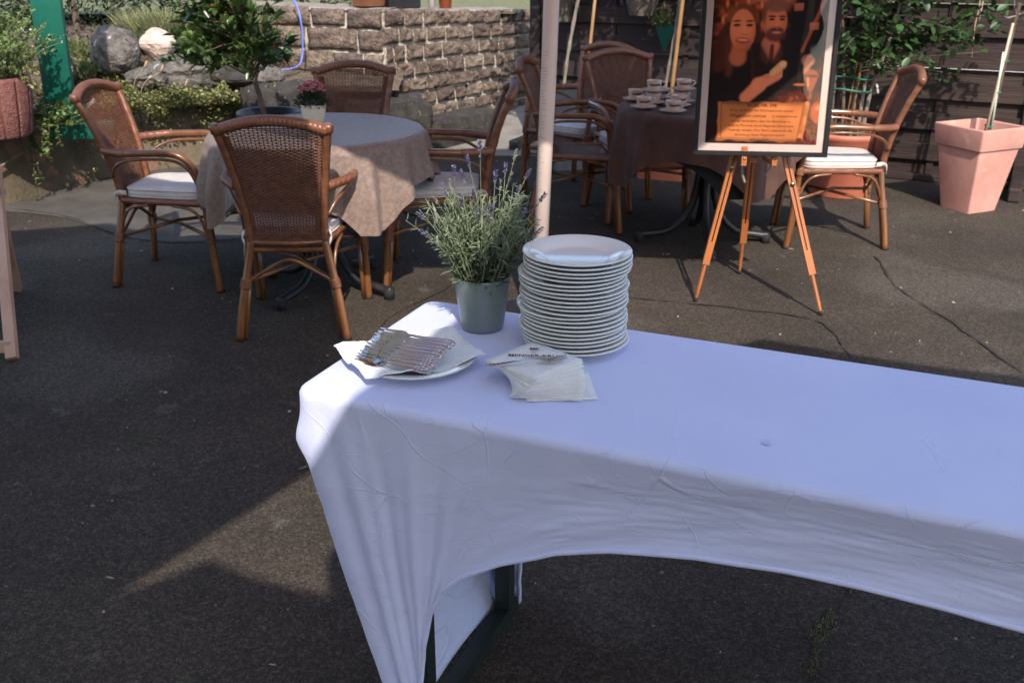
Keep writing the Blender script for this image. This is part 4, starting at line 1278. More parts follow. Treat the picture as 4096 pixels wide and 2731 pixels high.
# top sheet
mb = MB(); mb.add(V, F)
base = len(mb.v)
top_loop = [k * RW for k in range(P_)]
NI = 5
prev = top_loop
cx_, cy_ = TL / 2, TW / 2
def inset(p, f):
    x = cx_ + (p[0] - cx_) * (1 - f * .26); y = cy_ + (p[1] - cy_) * (1 - f)
    return (x, y, TH + .0012 * fbm(x * 6, y * 14, 2, 3))
for i in range(1, NI + 1):
    f_ = i / NI * .96
    cur = []
    for k in top_loop:
        mb.v.append(inset(mb.v[k], f_)); cur.append(len(mb.v) - 1)
    for k in range(P_):
        k2 = (k + 1) % P_
        mb.f.append((prev[k], prev[k2], cur[k2], cur[k])); mb.mi.append(0)
    prev = cur
mb.f.append(tuple(prev)); mb.mi.append(0)
cv = mb.build('cloth', COVER, cover_o)
sol = cv.modifiers.new('thickness', 'SOLIDIFY'); sol.thickness = .0012; sol.offset = 1
# stitched hem cord along both arches
for sd in (0, 1):
    hp = []
    for k, (a, b, nx, ny) in enumerate(per):
        if abs(ny) > .99 and (ny < 0) == (sd == 0) and .09 < a < TL - .09: hp.append(Vector(V[k * RW + RW - 1]))
    hm = MB(); hm.tube(hp, .0050, 7); hm.build('hem', COVER, cover_o)
# faint stain on the cloth
mb = MB(); n_ = 24
mb.add([(0.830 + .0075 * math.cos(6.283 * k / n_) * (1 + .12 * math.sin(3 * k)), 0.120 + .009 * math.sin(6.283 * k / n_), TH + .0026) for k in range(n_)], [tuple(range(n_))])
mb.build('stain', mat('cloth_stain', (.56, .56, .75), (.58, .58, .77), rough=.8), cover_o)

# ================================================================== THINGS ON THE LONG TABLE
TZ = .7722
def plate_prof(r):
    k = r / .106
    return [(.001, .0035), (.058 * k, .0035), (.060 * k, .0), (.063 * k, .0005), (.066 * k, .0045), (.082 * k, .0125), (.1035 * k, .0185), (.1058 * k, .0200), (.106 * k, .0213), (.1053 * k, .0222), (.103 * k, .0220),
            (.080 * k, .0165), (.070 * k, .0110), (.064 * k, .0082), (.058 * k, .0072), (.001, .0070)]
mb = MB(); mb.lathe(plate_prof(.106), 96); plate_me = mb.data('plate', PORC)
PX0, PY0 = .125, 1.848
wob_ = [0, .001, .0012, .001, .0005, -.0035, -.003, -.0035, -.0005, -.001, -.0015, -.001, .0002, -.0045, -.002, -.001, -.0008, 0, -.0025, -.0015, -.001, 0, .002]
for i in range(23):          # i = 0 is the bottom plate
    top_i = 22 - i
    dx = wob_[top_i] * 1.3 - .0010 * (i < 14) + R.uniform(-.0008, .0008); dy = R.uniform(-.0015, .0015)
    lb = 'topmost white plate of the tall stack' if top_i == 0 else ('bottom white plate of the tall stack' if i == 0 else ORD[top_i] + ' white plate from the top of the tall stack')
    o = link('plate', plate_me, loc=(PX0 + dx * 1.5, PY0 + dy, TZ + i * .0081), rot=(rad(R.uniform(-.15, .15)) if 0 < i < 22 else 0, rad(R.uniform(-.15, .15)) if 0 < i < 22 else 0, R.uniform(0, 6)))
    tag(o, lb, 'plate', 'stacked white plates')
# plate under the forks
mb = MB(); mb.lathe(plate_prof(.118), 96)
FPX, FPY = -.185, 1.752
o = mb.build('plate', PORC, loc=(FPX, FPY, TZ)); tag(o, 'white plate under the napkin and forks', 'plate')
# linen napkin on it
corn = [(-.342, 1.775), (-.262, 1.632), (-.050, 1.722), (-.135, 1.888)]       # left, front, right, back
def nap(u, v):
    x = (1 - u) * ((1 - v) * corn[0][0] + v * corn[3][0]) + u * ((1 - v) * corn[1][0] + v * corn[2][0])
    y = (1 - u) * ((1 - v) * corn[0][1] + v * corn[3][1]) + u * ((1 - v) * corn[1][1] + v * corn[2][1])
    # bulge the outline a little
    x += .018 * math.sin(math.pi * v) * (1 if u > .9 else 0) * 0; y += .010 * math.sin(math.pi * u) * (v - .5)
    r_ = math.hypot(x - FPX, y - FPY)
    base = np.interp(r_, [0, .068, .09, .118, .14, .2], [.0085, .0095, .0175, .0245, .0235, .018])
    e = max(abs(u - .5), abs(v - .5)) * 2
    wr = .0035 * fbm(x * 26, y * 26, 1.7, 3) * (.3 + e) + .004 * max(0, math.sin(u * 14 + v * 5)) * max(0, e - .55)
    rim = .008 * max(0, e - .82) / .18 * math.sin(u * 9 + v * 11 + 1)
    return (x, y, TZ + base + .001 + abs(wr) + rim * .6 + .001)
mb = MB(); mb.grid(nap, 60, 60)
o = mb.build('linen_napkin', NAPC); tag(o, 'rumpled white linen napkin spread on the plate below the forks', 'napkin')
so = o.modifiers.new('thickness', 'SOLIDIFY'); so.thickness = .0016; so.offset = 1
nm = MB(); edge = [nap(u, v) for u, v in [(i / 40, .0) for i in range(41)] + [(1, i / 40) for i in range(1, 41)] + [(1 - i / 40, 1) for i in range(1, 41)] + [(0, 1 - i / 40) for i in range(1, 41)]]
nm.tube([(x, y, z + .0008) for x, y, z in edge], .0014, 6, caps=False)
hm = nm.build('hem', NAPC); hm.parent = o

# forks
def fork_mesh():
    mb = MB()
    L_ = .150
    def zc(x):      # side profile: x from handle end (0) to tine tip (L)
        return np.interp(x, [0, .02, .06, .085, .100, .115, .132, .150], [.0030, .0028, .0055, .0085, .0065, .0020, .0018, .0060])
    def hw(x): return np.interp(x, [0, .004, .012, .030, .060, .088, .097, .103, .110, .118], [.0035, .0062, .0072, .0058, .0034, .0024, .0040, .0085, .0098, .0098])
    def th(x): return np.interp(x, [0, .03, .07, .095, .12, .15], [.0016, .0016, .0014, .0015, .0010, .0007])
    V = []; F = []
    xs = [0, .002, .005, .010, .016, .022, .03, .045, .06, .075, .085, .092, .097, .101, .105, .110, .116, .1185]
    for x in xs:
        w, z, t = hw(x), zc(x), th(x)
        V += [(x, -w, z), (x, -w * .5, z - t * .9), (x, w * .5, z - t * .9), (x, w, z), (x, w * .5, z + t * (.9 if x < .09 else -.2)), (x, -w * .5, z + t * (.9 if x < .09 else -.2))]
    n = len(xs)
    for i in range(n - 1):
        for k in range(6): F.append((i * 6 + k, (i + 1) * 6 + k, (i + 1) * 6 + (k + 1) % 6, i * 6 + (k + 1) % 6))
    F.append(tuple(range(6))); F.append(tuple((n - 1) * 6 + k for k in range(6))[::-1])
    mb.add(V, F)
    for j in range(3):
        y = (-1 + j) * .0066
        xs2 = [.1165, .126, .137, .146, .150]
        V = []; F = []
        for x in xs2:
            w = np.interp(x, [.1165, .137, .15], [.0030, .0022, .0009]); z, t = zc(x), th(x)
            V += [(x, y - w, z - t), (x, y + w, z - t), (x, y + w, z + t * .4), (x, y - w, z + t * .4)]
        for i in range(4):
            for k in range(4): F.append((i * 4 + k, (i + 1) * 4 + k, (i + 1) * 4 + (k + 1) % 4, i * 4 + (k + 1) % 4))
        F.append((16, 17, 18, 19)); mb.add(V, F)
    # relief on the handle end
    for k, (x, y, r_) in enumerate([(.006, 0, .003), (.013, .003, .002), (.013, -.003, .002), (.020, .0025, .0016), (.020, -.0025, .0016), (.027, 0, .0018)]):
        m2 = MB(); m2.lathe([(.0001, .0011), (r_ * .7, .0007), (r_, 0)], 8); mb.add([(a + x, b + y, c + zc(x) + .0012) for a, b, c in m2.v], m2.f)
    me = mb.data('fork', STEEL); me.set_sharp_from_angle(angle=rad(40)); return me
fork_me = fork_mesh()
NFK = 18
ang0 = math.atan2(1.709 - 1.660, -.277 + .147)       # handle -> tines (pointing left)
perp = Vector((-math.sin(ang0), math.cos(ang0), 0)); 
if perp.y < 0: perp = -perp
def fork_at(handle_pt, ang, roll, tilt, label):
    o = link('fork', fork_me)
    o.rotation_mode = 'XYZ'
    Mx = Matrix.Rotation(ang, 4, 'Z') @ Matrix.Rotation(tilt, 4, 'Y') @ Matrix.Rotation(roll, 4, 'X')
    o.matrix_world = Matrix.Translation(handle_pt) @ Mx
    tag(o, label, 'fork', 'forks in a row on the linen napkin')
    return o
FO = ['frontmost fork of the overlapping row, lying flat', 'second fork from the front of the row', 'third fork from the front of the row']
for i in range(NFK):
    t = i / (NFK - 1)
    off = i * .0049
    h = Vector((-.150, 1.662, TZ + .0150)) + perp * off + Vector((.0008 * i, 0, (.0075 if i else .0060) + .0019 * i * (1 - .25 * t))) - (perp * .006 if i == 0 else perp * 0)
    jx = Vector((R.uniform(-.005, .005), 0, 0))
    roll = rad(-6) if i == 0 else rad(-26 - 12 * min(1, i / 5) + R.uniform(-4, 4))
    lb = 'frontmost fork of the overlapping row' if i == 0 else ('rearmost fork of the overlapping row' if i == NFK - 1 else ORD[i] + ' fork from the front of the overlapping row')
    fork_at(h + jx, ang0 + rad(R.uniform(-2.5, 2.5) + 4 * t), roll, rad(-1.0 - 1.5 * t), lb)

# paper napkins
def napkin_mesh(seed, sz=.126):
    def fn(u, v):
        x, y = (u - .5) * sz, (v - .5) * sz
        e = max(abs(u - .5), abs(v - .5)) * 2
        z = .0009 * fbm(u * 3 + seed, v * 3, seed, 2) + .0012 * max(0, e - .8) * fnoise(u * 6 + seed, v * 6, 2) * 3
        return (x + .0012 * fnoise(v * 5, seed, 1), y + .0012 * fnoise(u * 5, seed, 4), z)
    mb = MB(); mb.grid(fn, 9, 9)
    me = mb.data('paper_napkin', NAPP)
    return me
nps = [napkin_mesh(i * 3.7) for i in range(6)]
NN = 26; zt = TZ
for i in range(NN):
    t = i / (NN - 1)
    if i < 14:
        ang = -9 + 27 * (i / 13) + R.uniform(-1.2, 1.2); px, py = .068 - .014 * (i / 13), 1.650 + .006 * (i / 13)
    elif i < 20:
        k = (i - 14) / 6; ang = 20 + 17 * k + R.uniform(-2, 2); px, py = .052 - .010 * k, 1.660 + .014 * k
    else:
        k = (i - 20) / 5; ang = 38 + 8 * k + R.uniform(-1.5, 1.5); px, py = .044 - .004 * k, 1.673 + .005 * k
    if i == 0: ang, px = 4, .084
    zt += .00155
    lb = 'topmost paper napkin with burgundy print under the single fork' if i == NN - 1 else ('bottom paper napkin of the fanned pile' if i == 0 else ORD[NN - 1 - i] + ' paper napkin from the top of the fanned pile')
    o = link('paper_napkin', nps[i % 6], loc=(px, py, zt), rot=(rad(R.uniform(-.4, .4)), rad(R.uniform(-.4, .4)), rad(ang)))
    tag(o, lb, 'napkin', 'fanned paper napkins')
    so = o.modifiers.new('thickness', 'SOLIDIFY'); so.thickness = .0011; so.offset = 0
    if i == NN - 1: top_nap = o
# print on the top napkin (reads along the picture's horizontal)
def on_nap(me, wx, wy, ang, name):
    c = link(name, me, top_nap)
    inv = Matrix.Rotation(-top_nap.rotation_euler[2], 4, 'Z')
    lp = inv @ Vector((wx - top_nap.location.x, wy - top_nap.location.y, 0))
    c.location = (lp.x, lp.y, .0021); c.rotation_euler = (0, 0, ang - top_nap.rotation_euler[2])
on_nap(text_mesh('MENGER-KRUG', .0148, INK, bold=.0002), .044, 1.693, rad(-5), 'lettering')
on_nap(text_mesh('DER MANUFAKTUR', .0052, INK, bold=.0001), .042, 1.680, rad(-5), 'lettering')
on_nap(text_mesh('MK', .0135, INK, bold=.0003), .0425, 1.727, rad(-5), 'monogram')
st = MB()
for r_, n_ in enumerate((4, 3, 2, 1)):
    for k in range(n_):
        x = (k - (n_ - 1) / 2) * .0045; y = -r_ * .0036; pts = []
        for q in range(10):
            a = math.pi / 2 + q * math.pi / 5; rr = .0017 if q % 2 == 0 else .0007
            pts.append((x + rr * math.cos(a), y + rr * math.sin(a), 0))
        st.add(pts, [tuple(range(10))])
on_nap(st.data('star_emblem', INK, smooth=False), .0420, 1.7175, rad(-5), 'star_emblem')
# single fork on the napkins
fa = math.atan2(1.662 - 1.637, .100 + .046)
o = fork_at(Vector((-.048, 1.640, zt + .0016)), fa, 0, rad(-2.0), 'single fork lying across the printed paper napkin'); o['group'] = 'x'; del o['group']

# ------------------------------------------------------------------ lavender
lv = thing('potted_lavender', 'flowering lavender in a sage green pot on the lilac cover', 'potted plant', (-.062, 1.952, TZ))
mb = MB(); mb.lathe([(.001, 0), (.041, 0), (.0435, .002), (.0455, .012), (.0545, .078), (.0590, .112), (.0592, .1145), (.0580, .116), (.0560, .113), (.0545, .100), (.001, .100)], 56); mb.build('pot', SAGE, lv)
tm = text_mesh('CLASSIC', .0075, mat('pot_emboss', (.25, .295, .275), rough=.3, metal=.25))
for v in tm.vertices:
    z = .101 + v.co.y; rr = np.interp(z, [.078, .112], [.0545, .0590]) + .0003; a = -math.pi / 2 + .28 + v.co.x / .058
    v.co = (rr * math.cos(a), rr * math.sin(a), z)
link('embossed_lettering', tm, lv)
pos = []; dr = []; sz = []; stem = MB()
spk = 0
def lav_stem(b, tip, flower, nleaf, r0=.0011):
    global pos, dr
    mid = b.lerp(tip, .5) + Vector((R.gauss(0, .006), R.gauss(0, .006), .012))
    pts = catmull([b, mid, tip], 7)
    stem.tube(pts, [r0 * (1.2 - .5 * i / (len(pts) - 1)) for i in range(len(pts))], 5)
    for k in range(nleaf):
        t = (k + R.random()) / nleaf
        lim = .72 if flower else 1.0
        i = min(len(pts) - 2, int(t * lim * (len(pts) - 1))); p = pts[i].lerp(pts[i + 1], R.random())
        tv = (pts[i + 1] - pts[i]).normalized(); a = R.uniform(0, 6.28)
        sd = tv.orthogonal().normalized(); sd = Matrix.Rotation(a, 3, tv) @ sd
        pos.append(p); dr.append(sd * 1.0 + tv * R.uniform(.4, 1.1)); sz.append(R.uniform(.016, .034) * (1.15 - .4 * t))
    return pts
for i in range(150):
    a = R.uniform(0, 6.28); r_ = .045 * math.sqrt(R.random())
    b = Vector((r_ * math.cos(a), r_ * math.sin(a), .098))
    L_ = R.uniform(.08, .205); out = R.uniform(.08, .60) * (.4 + r_ / .045)
    d = Vector((math.cos(a) * out, math.sin(a) * out, 1)).normalized()
    lav_stem(b, b + d * L_, False, R.randint(13, 20))
TIPS = [(-.150, .200), (-.142, .172), (-.115, .225), (-.098, .232), (-.080, .250), (-.076, .268), (-.058, .262), (-.042, .285), (-.020, .300), (-.035, .235), (-.062, .218),
        (.012, .255), (.022, .235), (.034, .262), (.044, .250), (.055, .292), (.080, .262), (.112, .235), (.060, .225), (.005, .220), (-.010, .205), (.030, .205), (.068, .205), (.092, .185), (-.12, .185), (.105, .170), (-.03, .195), (.125, .150)]
for (tx, tz) in [(a_ * .90 + .018, .10 + (b_ - .10) * 1.38) for a_, b_ in TIPS]:
    b = Vector((tx * .22 + R.gauss(0, .01), R.gauss(0, .018), .100))
    tip = Vector((tx, R.gauss(-.01, .03), tz))
    pts = lav_stem(b, tip, True, 9, r0=.0009)
    # spike of small blooms
    m_ = MB(); dv = (pts[-1] - pts[-3]).normalized(); Ls = R.uniform(.018, .030); bud = R.random() < .25
    V = []; F = []
    pp_ = []; dd_ = []
    for k in range(9 if bud else 15):
        t = k / (8 if bud else 14)
        c = pts[-1] + dv * (Ls * (t - .25))
        for q in range(4):
            a = q * 1.57 + k * .8; sd = Matrix.Rotation(a, 3, dv) @ dv.orthogonal().normalized()
            pp_.append(c + sd * .0012); dd_.append(sd * .9 + dv * .7)
    low = pts[-1] - dv * .016
    for q in range(6): pp_.append(low); dd_.append(Matrix.Rotation(q * 1.05, 3, dv) @ dv.orthogonal() + dv * .4)
    V, F = leaf_cloud(pp_, dd_, .0043 if not bud else .0036, width=.75, jit=.15)
    link('flower_spike', meshdata('flower_spike', V, F, LAVB if bud else LAVF), lv)
V, F = leaf_cloud(pos, dr, np.array(sz), width=.17, fold=.5, droop=.12, jit=.22)
stuff(link('foliage', meshdata('foliage', V, F, LAVG), lv)); stem.build('stems', LAVS, lv)
mb = MB(); mb.lathe([(.001, .101), (.0545, .100)], 24); mb.build('soil', SOIL, lv)

# ================================================================== EASEL AND POSTER
es = thing('easel', 'orange-brown wooden tripod easel carrying the framed poster', 'easel', (1.10, 4.22, 0))
def W(x, y, z): return Vector((x - 1.10, y - 4.22, z))
apex = (1.065, 4.40, 1.05)
def easel_leg(foot, top, split):
    a, b = W(*foot), W(*top)
    d = b - a
    mb = MB()
    for s_ in (-1, 1):
        off = Vector((.0095 * s_, 0, 0))
        mb.bar(a + d * .20 + off, b + off, .0125, .020, up=(0, 1, 0))
    mb.bar(a + d * .19, a + d * .30, .030, .022, up=(0, 1, 0))
    lg = mb.build('leg', EASELW, es, smooth=False)
    mb = MB(); mb.tube([a + d * .012, a + d * .05, a + d * .24], [.006, .0085, .0085], 6); mb.build('lower_leg', EASELW, lg, smooth=False)
    mb = MB(); mb.tube([a, a + d * .022], .0088, 8); mb.build('rubber_foot', RUBBER, lg)
    for k in split:
        p = a + d * k
        mb = MB(); mb.tube([p + Vector((0, -.020, 0)), p + Vector((0, -.011, 0))], .0105, 10); mb.build('screw', BRASS, lg)
    return lg
easel_leg((.837, 4.289, 0), (1.02, 4.33, .93), (.66, .73))
easel_leg((1.361, 4.106, 0), (1.105, 4.33, .93), (.60, .74))
easel_leg((1.126, 4.702, 0), (1.075, 4.42, .93), (.80,))
mb = MB(); mb.bar(W(1.065, 4.375, .62), W(1.065, 4.44, 1.45), .030, .022, up=(0, 1, 0)); mb.build('mast', EASELW, es, smooth=False)
mb = MB(); mb.box(tuple(W(1.025, 4.33, .655)), tuple(W(1.105, 4.375, .70)), .003); mb.build('block', EASELW, es, smooth=False)
mb = MB(); mb.tube([W(1.063, 4.322, .678), W(1.063, 4.331, .678)], .011, 10); mb.build('screw', BRASS, es)
for hx in (.985, 1.115):
    mb = MB(); mb.bar(W(hx, 4.215, .655), W(hx, 4.215, .722), .022, .022, up=(0, 1, 0)); mb.bar(W(hx, 4.205, .652), W(hx + (.02 if hx < 1.05 else -.012), 4.335, .652), .022, .020); hk = mb.build('hook', EASELW, es, smooth=False)
    mb = MB(); mb.tube([W(hx, 4.200, .672), W(hx, 4.206, .672)], .005, 8); mb.build('screw', BRASS, hk)
for pts in ([(1.015, 4.32, .66), (1.005, 4.315, .60), (1.022, 4.315, .545)], [(1.115, 4.32, .665), (1.128, 4.315, .62), (1.110, 4.315, .575)]):
    V = []; F = []
    cc = catmull([W(*p) for p in pts], 6); mb = MB()
    for p in cc: V += [p + Vector((-.005, 0, 0)), p + Vector((.005, 0, 0)), p + Vector((.005, .0015, 0)), p + Vector((-.005, .0015, 0))]
    for i in range(len(cc) - 1):
        for k in range(4): F.append((i * 4 + k, i * 4 + (k + 1) % 4, i * 4 + 4 + (k + 1) % 4, i * 4 + 4 + k))
    mb.add(V, F); mb.build('strap', mat('grey_strap', (.22, .19, .165), (.27, .235, .2), rough=.9), es)

# poster: frame, mat, print, glass ; local x right, z up, front -y
PWd, PHt = .556, .790
po = thing('framed_poster', 'black framed poster with a couple\'s photo and a parchment text on the easel', 'poster', (1.047, 4.203, .684), rad(-6.5))
po.rotation_euler = (rad(-5), 0, rad(-6.5))
fw = .019
for nm_, lo, hi in (('frame_rail', (-PWd / 2, -.012, 0), (PWd / 2, .012, fw)), ('frame_rail', (-PWd / 2, -.012, PHt - fw), (PWd / 2, .012, PHt)),
                 ('frame_stile', (-PWd / 2, -.0122, fw), (-PWd / 2 + fw, .012, PHt - fw)), ('frame_stile', (PWd / 2 - fw, -.0122, fw), (PWd / 2, .012, PHt - fw))):
    mb = MB(); mb.box(lo, hi, .002); mb.build(nm_, FRAMEB, po, smooth=False)
mb = MB(); mb.box((-PWd / 2 + fw - .004, .002, fw - .004), (PWd / 2 - fw + .004, .008, PHt - fw + .004)); mb.build('mat', MATW, po, smooth=False)
# painted print as a colour-attribute grid
mx, my = .048, .050
PX_, PZ_ = PWd - 2 * mx, PHt - 2 * my
NU, NV = 210, 320
U, Vv = np.meshgrid(np.linspace(0, 1, NU + 1), np.linspace(0, PZ_ / PX_, NV + 1))
img = np.zeros(U.shape + (3,))
def sm(e0, e1, x):
    t = np.clip((x - e0) / (e1 - e0), 0, 1); return t * t * (3 - 2 * t)
def vnoise(sc_, seed):
    r2 = np.random.default_rng(seed); gsz = int(sc_ * 2) + 3
    G = r2.random((gsz, gsz)); x = U * sc_; y = Vv * sc_
    xi = np.clip(x.astype(int), 0, gsz - 2); yi = np.clip(y.astype(int), 0, gsz - 2); fx = x - xi; fy = y - yi
    fx = fx * fx * (3 - 2 * fx); fy = fy * fy * (3 - 2 * fy)
    return (G[yi, xi] * (1 - fx) + G[yi, xi + 1] * fx) * (1 - fy) + (G[yi + 1, xi] * (1 - fx) + G[yi + 1, xi + 1] * fx) * fy
def lay(mask, c):
    global img
    img = img * (1 - mask[..., None]) + np.array(c) * mask[..., None] if np.ndim(c) == 1 else img * (1 - mask[..., None]) + c * mask[..., None]
def ell(cx, cy, rx, ry, rot=0, soft=.12):
    c, s_ = math.cos(rot), math.sin(rot); x = U - cx; y = Vv - cy
    d = np.hypot((x * c + y * s_) / rx, (-x * s_ + y * c) / ry)
    return 1 - sm(1 - soft, 1 + soft, d)
def capsule(x0, y0, x1, y1, r0, r1, soft=.01):
    dx, dy = x1 - x0, y1 - y0; t = np.clip(((U - x0) * dx + (Vv - y0) * dy) / (dx * dx + dy * dy), 0, 1)
    d = np.hypot(U - x0 - t * dx, Vv - y0 - t * dy); r_ = r0 + (r1 - r0) * t
    return 1 - sm(-soft, soft, d - r_)
n1, n2, n3 = vnoise(9, 1), vnoise(26, 2), vnoise(60, 3)
img[:] = np.array([.020, .008, .006])
img += ((n1 * .5 + n2 * .5) ** 3)[..., None] * np.array([.70, .15, .055]) * sm(.55, .9, Vv)[..., None]
for cx, cy in ((.12, 1.22), (.20, 1.19), (.30, 1.24), (.42, 1.21), (.70, 1.22), (.09, 1.08), (.80, .99), (.68, 1.02), (.75, 1.12)):
    lay(ell(cx, cy, .012, .030, soft=.9) * .9, (.85, .28, .09))
lay(sm(1.20, 1.26, Vv) * sm(.25, .4, U) * (1 - sm(.75, .85, U)) * .75, (.55, .22, .12))
# dark robes
lay(ell(.82, .95, .17, .42, .05, .2), (.012, .008, .008)); lay(ell(.24, .52, .36, .36, 0, .15), (.014, .009, .010)); lay(ell(.60, .72, .26, .30, 0, .15), (.013, .010, .011))
# stick and hands upper right
lay(capsule(.80, .82, 1.0, 1.36, .012, .016), (.30, .085, .030))
for cx, cy in ((.74, 1.19), (.885, 1.03)):
    for k in range(4): lay(capsule(cx - .03, cy + .022 - k * .015, cx + .032, cy + .026 - k * .015, .009, .008, .006), np.array([.42, .15, .075]) * (1 - .06 * k))
# woman: hair, face
lay(ell(.262, 1.01, .146, .215, .06, .10), np.array([.15, .050, .027]) * (.6 + .8 * np.sin(U * 190 + 3 * Vv) ** 2)[..., None]); lay(ell(.20, 1.10, .05, .09, .5, .6) * .5, (.26, .10, .055)); lay(capsule(.15, 1.0, .06, .72, .06, .09, .02), (.060, .020, .013)); lay(capsule(.385, 1.0, .41, .60, .045, .035, .02), (.055, .018, .012))
lay(capsule(.16, .9, .17, .62, .05, .03, .02), (.085, .028, .017)); lay(capsule(.255, .88, .24, .76, .055, .075, .02), (.40, .125, .062))
sh = np.clip(1.08 - .9 * np.hypot((U - .25) / .22, (Vv - 1.04) / .28) ** 2, .35, 1.1)[..., None]
lay(ell(.268, .990, .112, .182, .06, .06), np.array([.62, .215, .105]) * sh)
lay(ell(.255, .87, .07, .05, 0, .4) * .4, (.45, .12, .06))
for ex in (.215, .325):
    lay(ell(ex, 1.035, .030, .0115, .05, .4), (.030, .010, .008)); lay(ell(ex, 1.070, .036, .010, .05, .6) * .9, (.075, .022, .014)); lay(ell(ex, 1.022, .026, .010, .05, .9) * .35, (.30, .09, .05))
lay(ell(.283, .985, .012, .040, .1, .9) * .5, (.78, .32, .19)); lay(ell(.285, .955, .030, .009, 0, .6) * .6, (.33, .09, .05))
lay(ell(.275, .905, .062, .026, -.06, .25), (.30, .055, .035)); lay(ell(.275, .909, .046, .011, -.06, .4), (.56, .29, .19)); lay(ell(.29, .87, .045, .012, 0, .8) * .4, (.30, .08, .05))
# man
lay(capsule(.52, .88, .53, .80, .075, .10, .02), (.46, .15, .08)); lay(ell(.545, 1.06, .105, .150, .0, .08), np.array([.52, .175, .09]) * np.clip(1.05 - .8 * np.hypot((U - .55) / .2, (Vv - 1.10) / .25) ** 2, .35, 1.1)[..., None])
lay(ell(.440, 1.045, .020, .036, 0, .2), (.42, .13, .07))
lay(ell(.545, 1.205, .108, .060, 0, .25) * .92, (.20, .085, .055)); lay(ell(.445, 1.12, .022, .07, 0, .4) * .8, (.15, .06, .04))
lay(ell(.555, .955, .090, .060, 0, .3) * .88, (.085, .026, .018)); lay(ell(.565, 1.002, .055, .014, 0, .4) * .9, (.075, .024, .017)); lay(ell(.563, .975, .040, .012, 0, .3), (.46, .17, .11))
for ex in (.515, .605):
    lay(ell(ex, 1.085, .024, .009, 0, .4), (.025, .010, .008)); lay(ell(ex, 1.110, .032, .011, 0, .5) * .9, (.060, .020, .014))
lay(ell(.567, 1.045, .013, .035, 0, .9) * .5, (.66, .27, .16)); lay(ell(.57, 1.022, .025, .008, 0, .6) * .5, (.25, .07, .045))
lay(capsule(.47, .87, .53, .72, .030, .012, .015), (.36, .13, .085)); lay(capsule(.535, .86, .535, .70, .017, .022, .01), (.10, .018, .014))
lay(capsule(.40, .84, .50, .60, .05, .10, .02) * .9, (.016, .010, .011)); lay(capsule(.66, .86, .60, .62, .05, .10, .02) * .9, (.016, .010, .011))
# hand with cake
lay(capsule(.335, .41, .45, .52, .052, .060, .015), (.58, .215, .115)); lay(capsule(.44, .53, .60, .60, .058, .035, .015), (.62, .24, .13))
for k in range(4): lay(capsule(.50, .545 + k * .018, .635, .600 + k * .016, .015, .011, .008), np.array([.62, .25, .14]) * (1 - .07 * k))
lay(capsule(.56, .63, .64, .70, .026, .034, .012), (.66, .36, .17)); lay(ell(.645, .705, .03, .02, .6, .4), (.72, .47, .30))
# white cloth glow right of the man, far fist
lay(ell(.86, .74, .055, .05, 0, .25) * .8, (.50, .21, .12)); lay(capsule(.86, .72, .85, .64, .03, .02, .015) * .8, (.44, .17, .10))
# table with goblet and bowl
lay(sm(.50, .40, Vv) * sm(.55, .75, U), np.array([.055, .016, .010]) + (n3 ** 2)[..., None] * np.array([.14, .035, .014]))
lay(capsule(.90, .60, .90, .50, .062, .030, .01), (.22, .065, .026)); lay(ell(.90, .605, .062, .014, 0, .2), (.10, .03, .016)); lay(capsule(.905, .50, .905, .42, .008, .012, .008), (.20, .06, .025))
lay(capsule(.872, .59, .880, .52, .006, .006, .008), (.55, .22, .09)); lay(ell(.80, .53, .05, .012, 0, .3), (.26, .09, .035))
lay(ell(1.0, .28, .075, .10, .3, .15), (.30, .085, .035)); lay(ell(.99, .33, .03, .02, .4, .5), (.48, .17, .08))
# parchment
px0, px1, py0, py1 = .10, .885, .022, .375
wav = .008 * np.sin(U * 21) + .006 * np.sin(U * 47 + 1)
pm_ = sm(px0 - .004, px0 + .006, U + .010 * np.sin(Vv * 40)) * (1 - sm(px1 - .006, px1 + .004, U + .25 * (Vv - .2) * -.22)) * sm(py0 - .004, py0 + .006, Vv + wav * .7) * (1 - sm(py1 - .006, py1 + .004, Vv + wav * .5))
ed = np.minimum(np.minimum(U - px0, px1 - U), np.minimum(Vv - py0, py1 - Vv)); burn = sm(0, .05, ed)[..., None]
lay(pm_, (np.array([.40, .165, .058]) * (.82 + .3 * n1[..., None])) * (.45 + .55 * burn))
lay(capsule(.845, .045, .885, .36, .026, .024, .008), np.array([.40, .17, .065]) * (.65 + .5 * n2[..., None])); lay(capsule(.822, .06, .862, .36, .006, .006, .01) * .7, (.13, .045, .018)); lay(ell(.842, .035, .028, .024, 0, .2), (.07, .024, .012))
lay(capsule(.118, .06, .108, .36, .012, .010, .008) * .7, (.50, .21, .08)); lay(capsule(.137, .05, .125, .35, .005, .004, .008) * .6, (.14, .05, .02))
lay(sm(.06, .0, U) * .6, (.01, .006, .006))
img = np.clip(img * np.array([1.5, 1.22, 1.08]), 0, .85)
P3 = np.stack([(U - .5) * PX_, np.full(U.shape, .0014), my + Vv * PX_], -1).reshape(-1, 3)
idx = np.arange((NU + 1) * (NV + 1)).reshape(NV + 1, NU + 1)
FF = np.stack([idx[:-1, :-1], idx[:-1, 1:], idx[1:, 1:], idx[1:, :-1]], -1).reshape(-1, 4)
pme = meshdata('print', P3, FF, None)
ca = pme.color_attributes.new('print', 'FLOAT_COLOR', 'POINT')
ca.data.foreach_set('color', np.concatenate([np.clip(img, 0, 1).reshape(-1, 3), np.ones((P3.shape[0], 1))], 1).astype(np.float32).ravel())
pme.materials.append(mat('printed_photo', (0, 0, 0), rough=.7, vcol='print', spec=.1))
pr_o = link('print', pme, po)
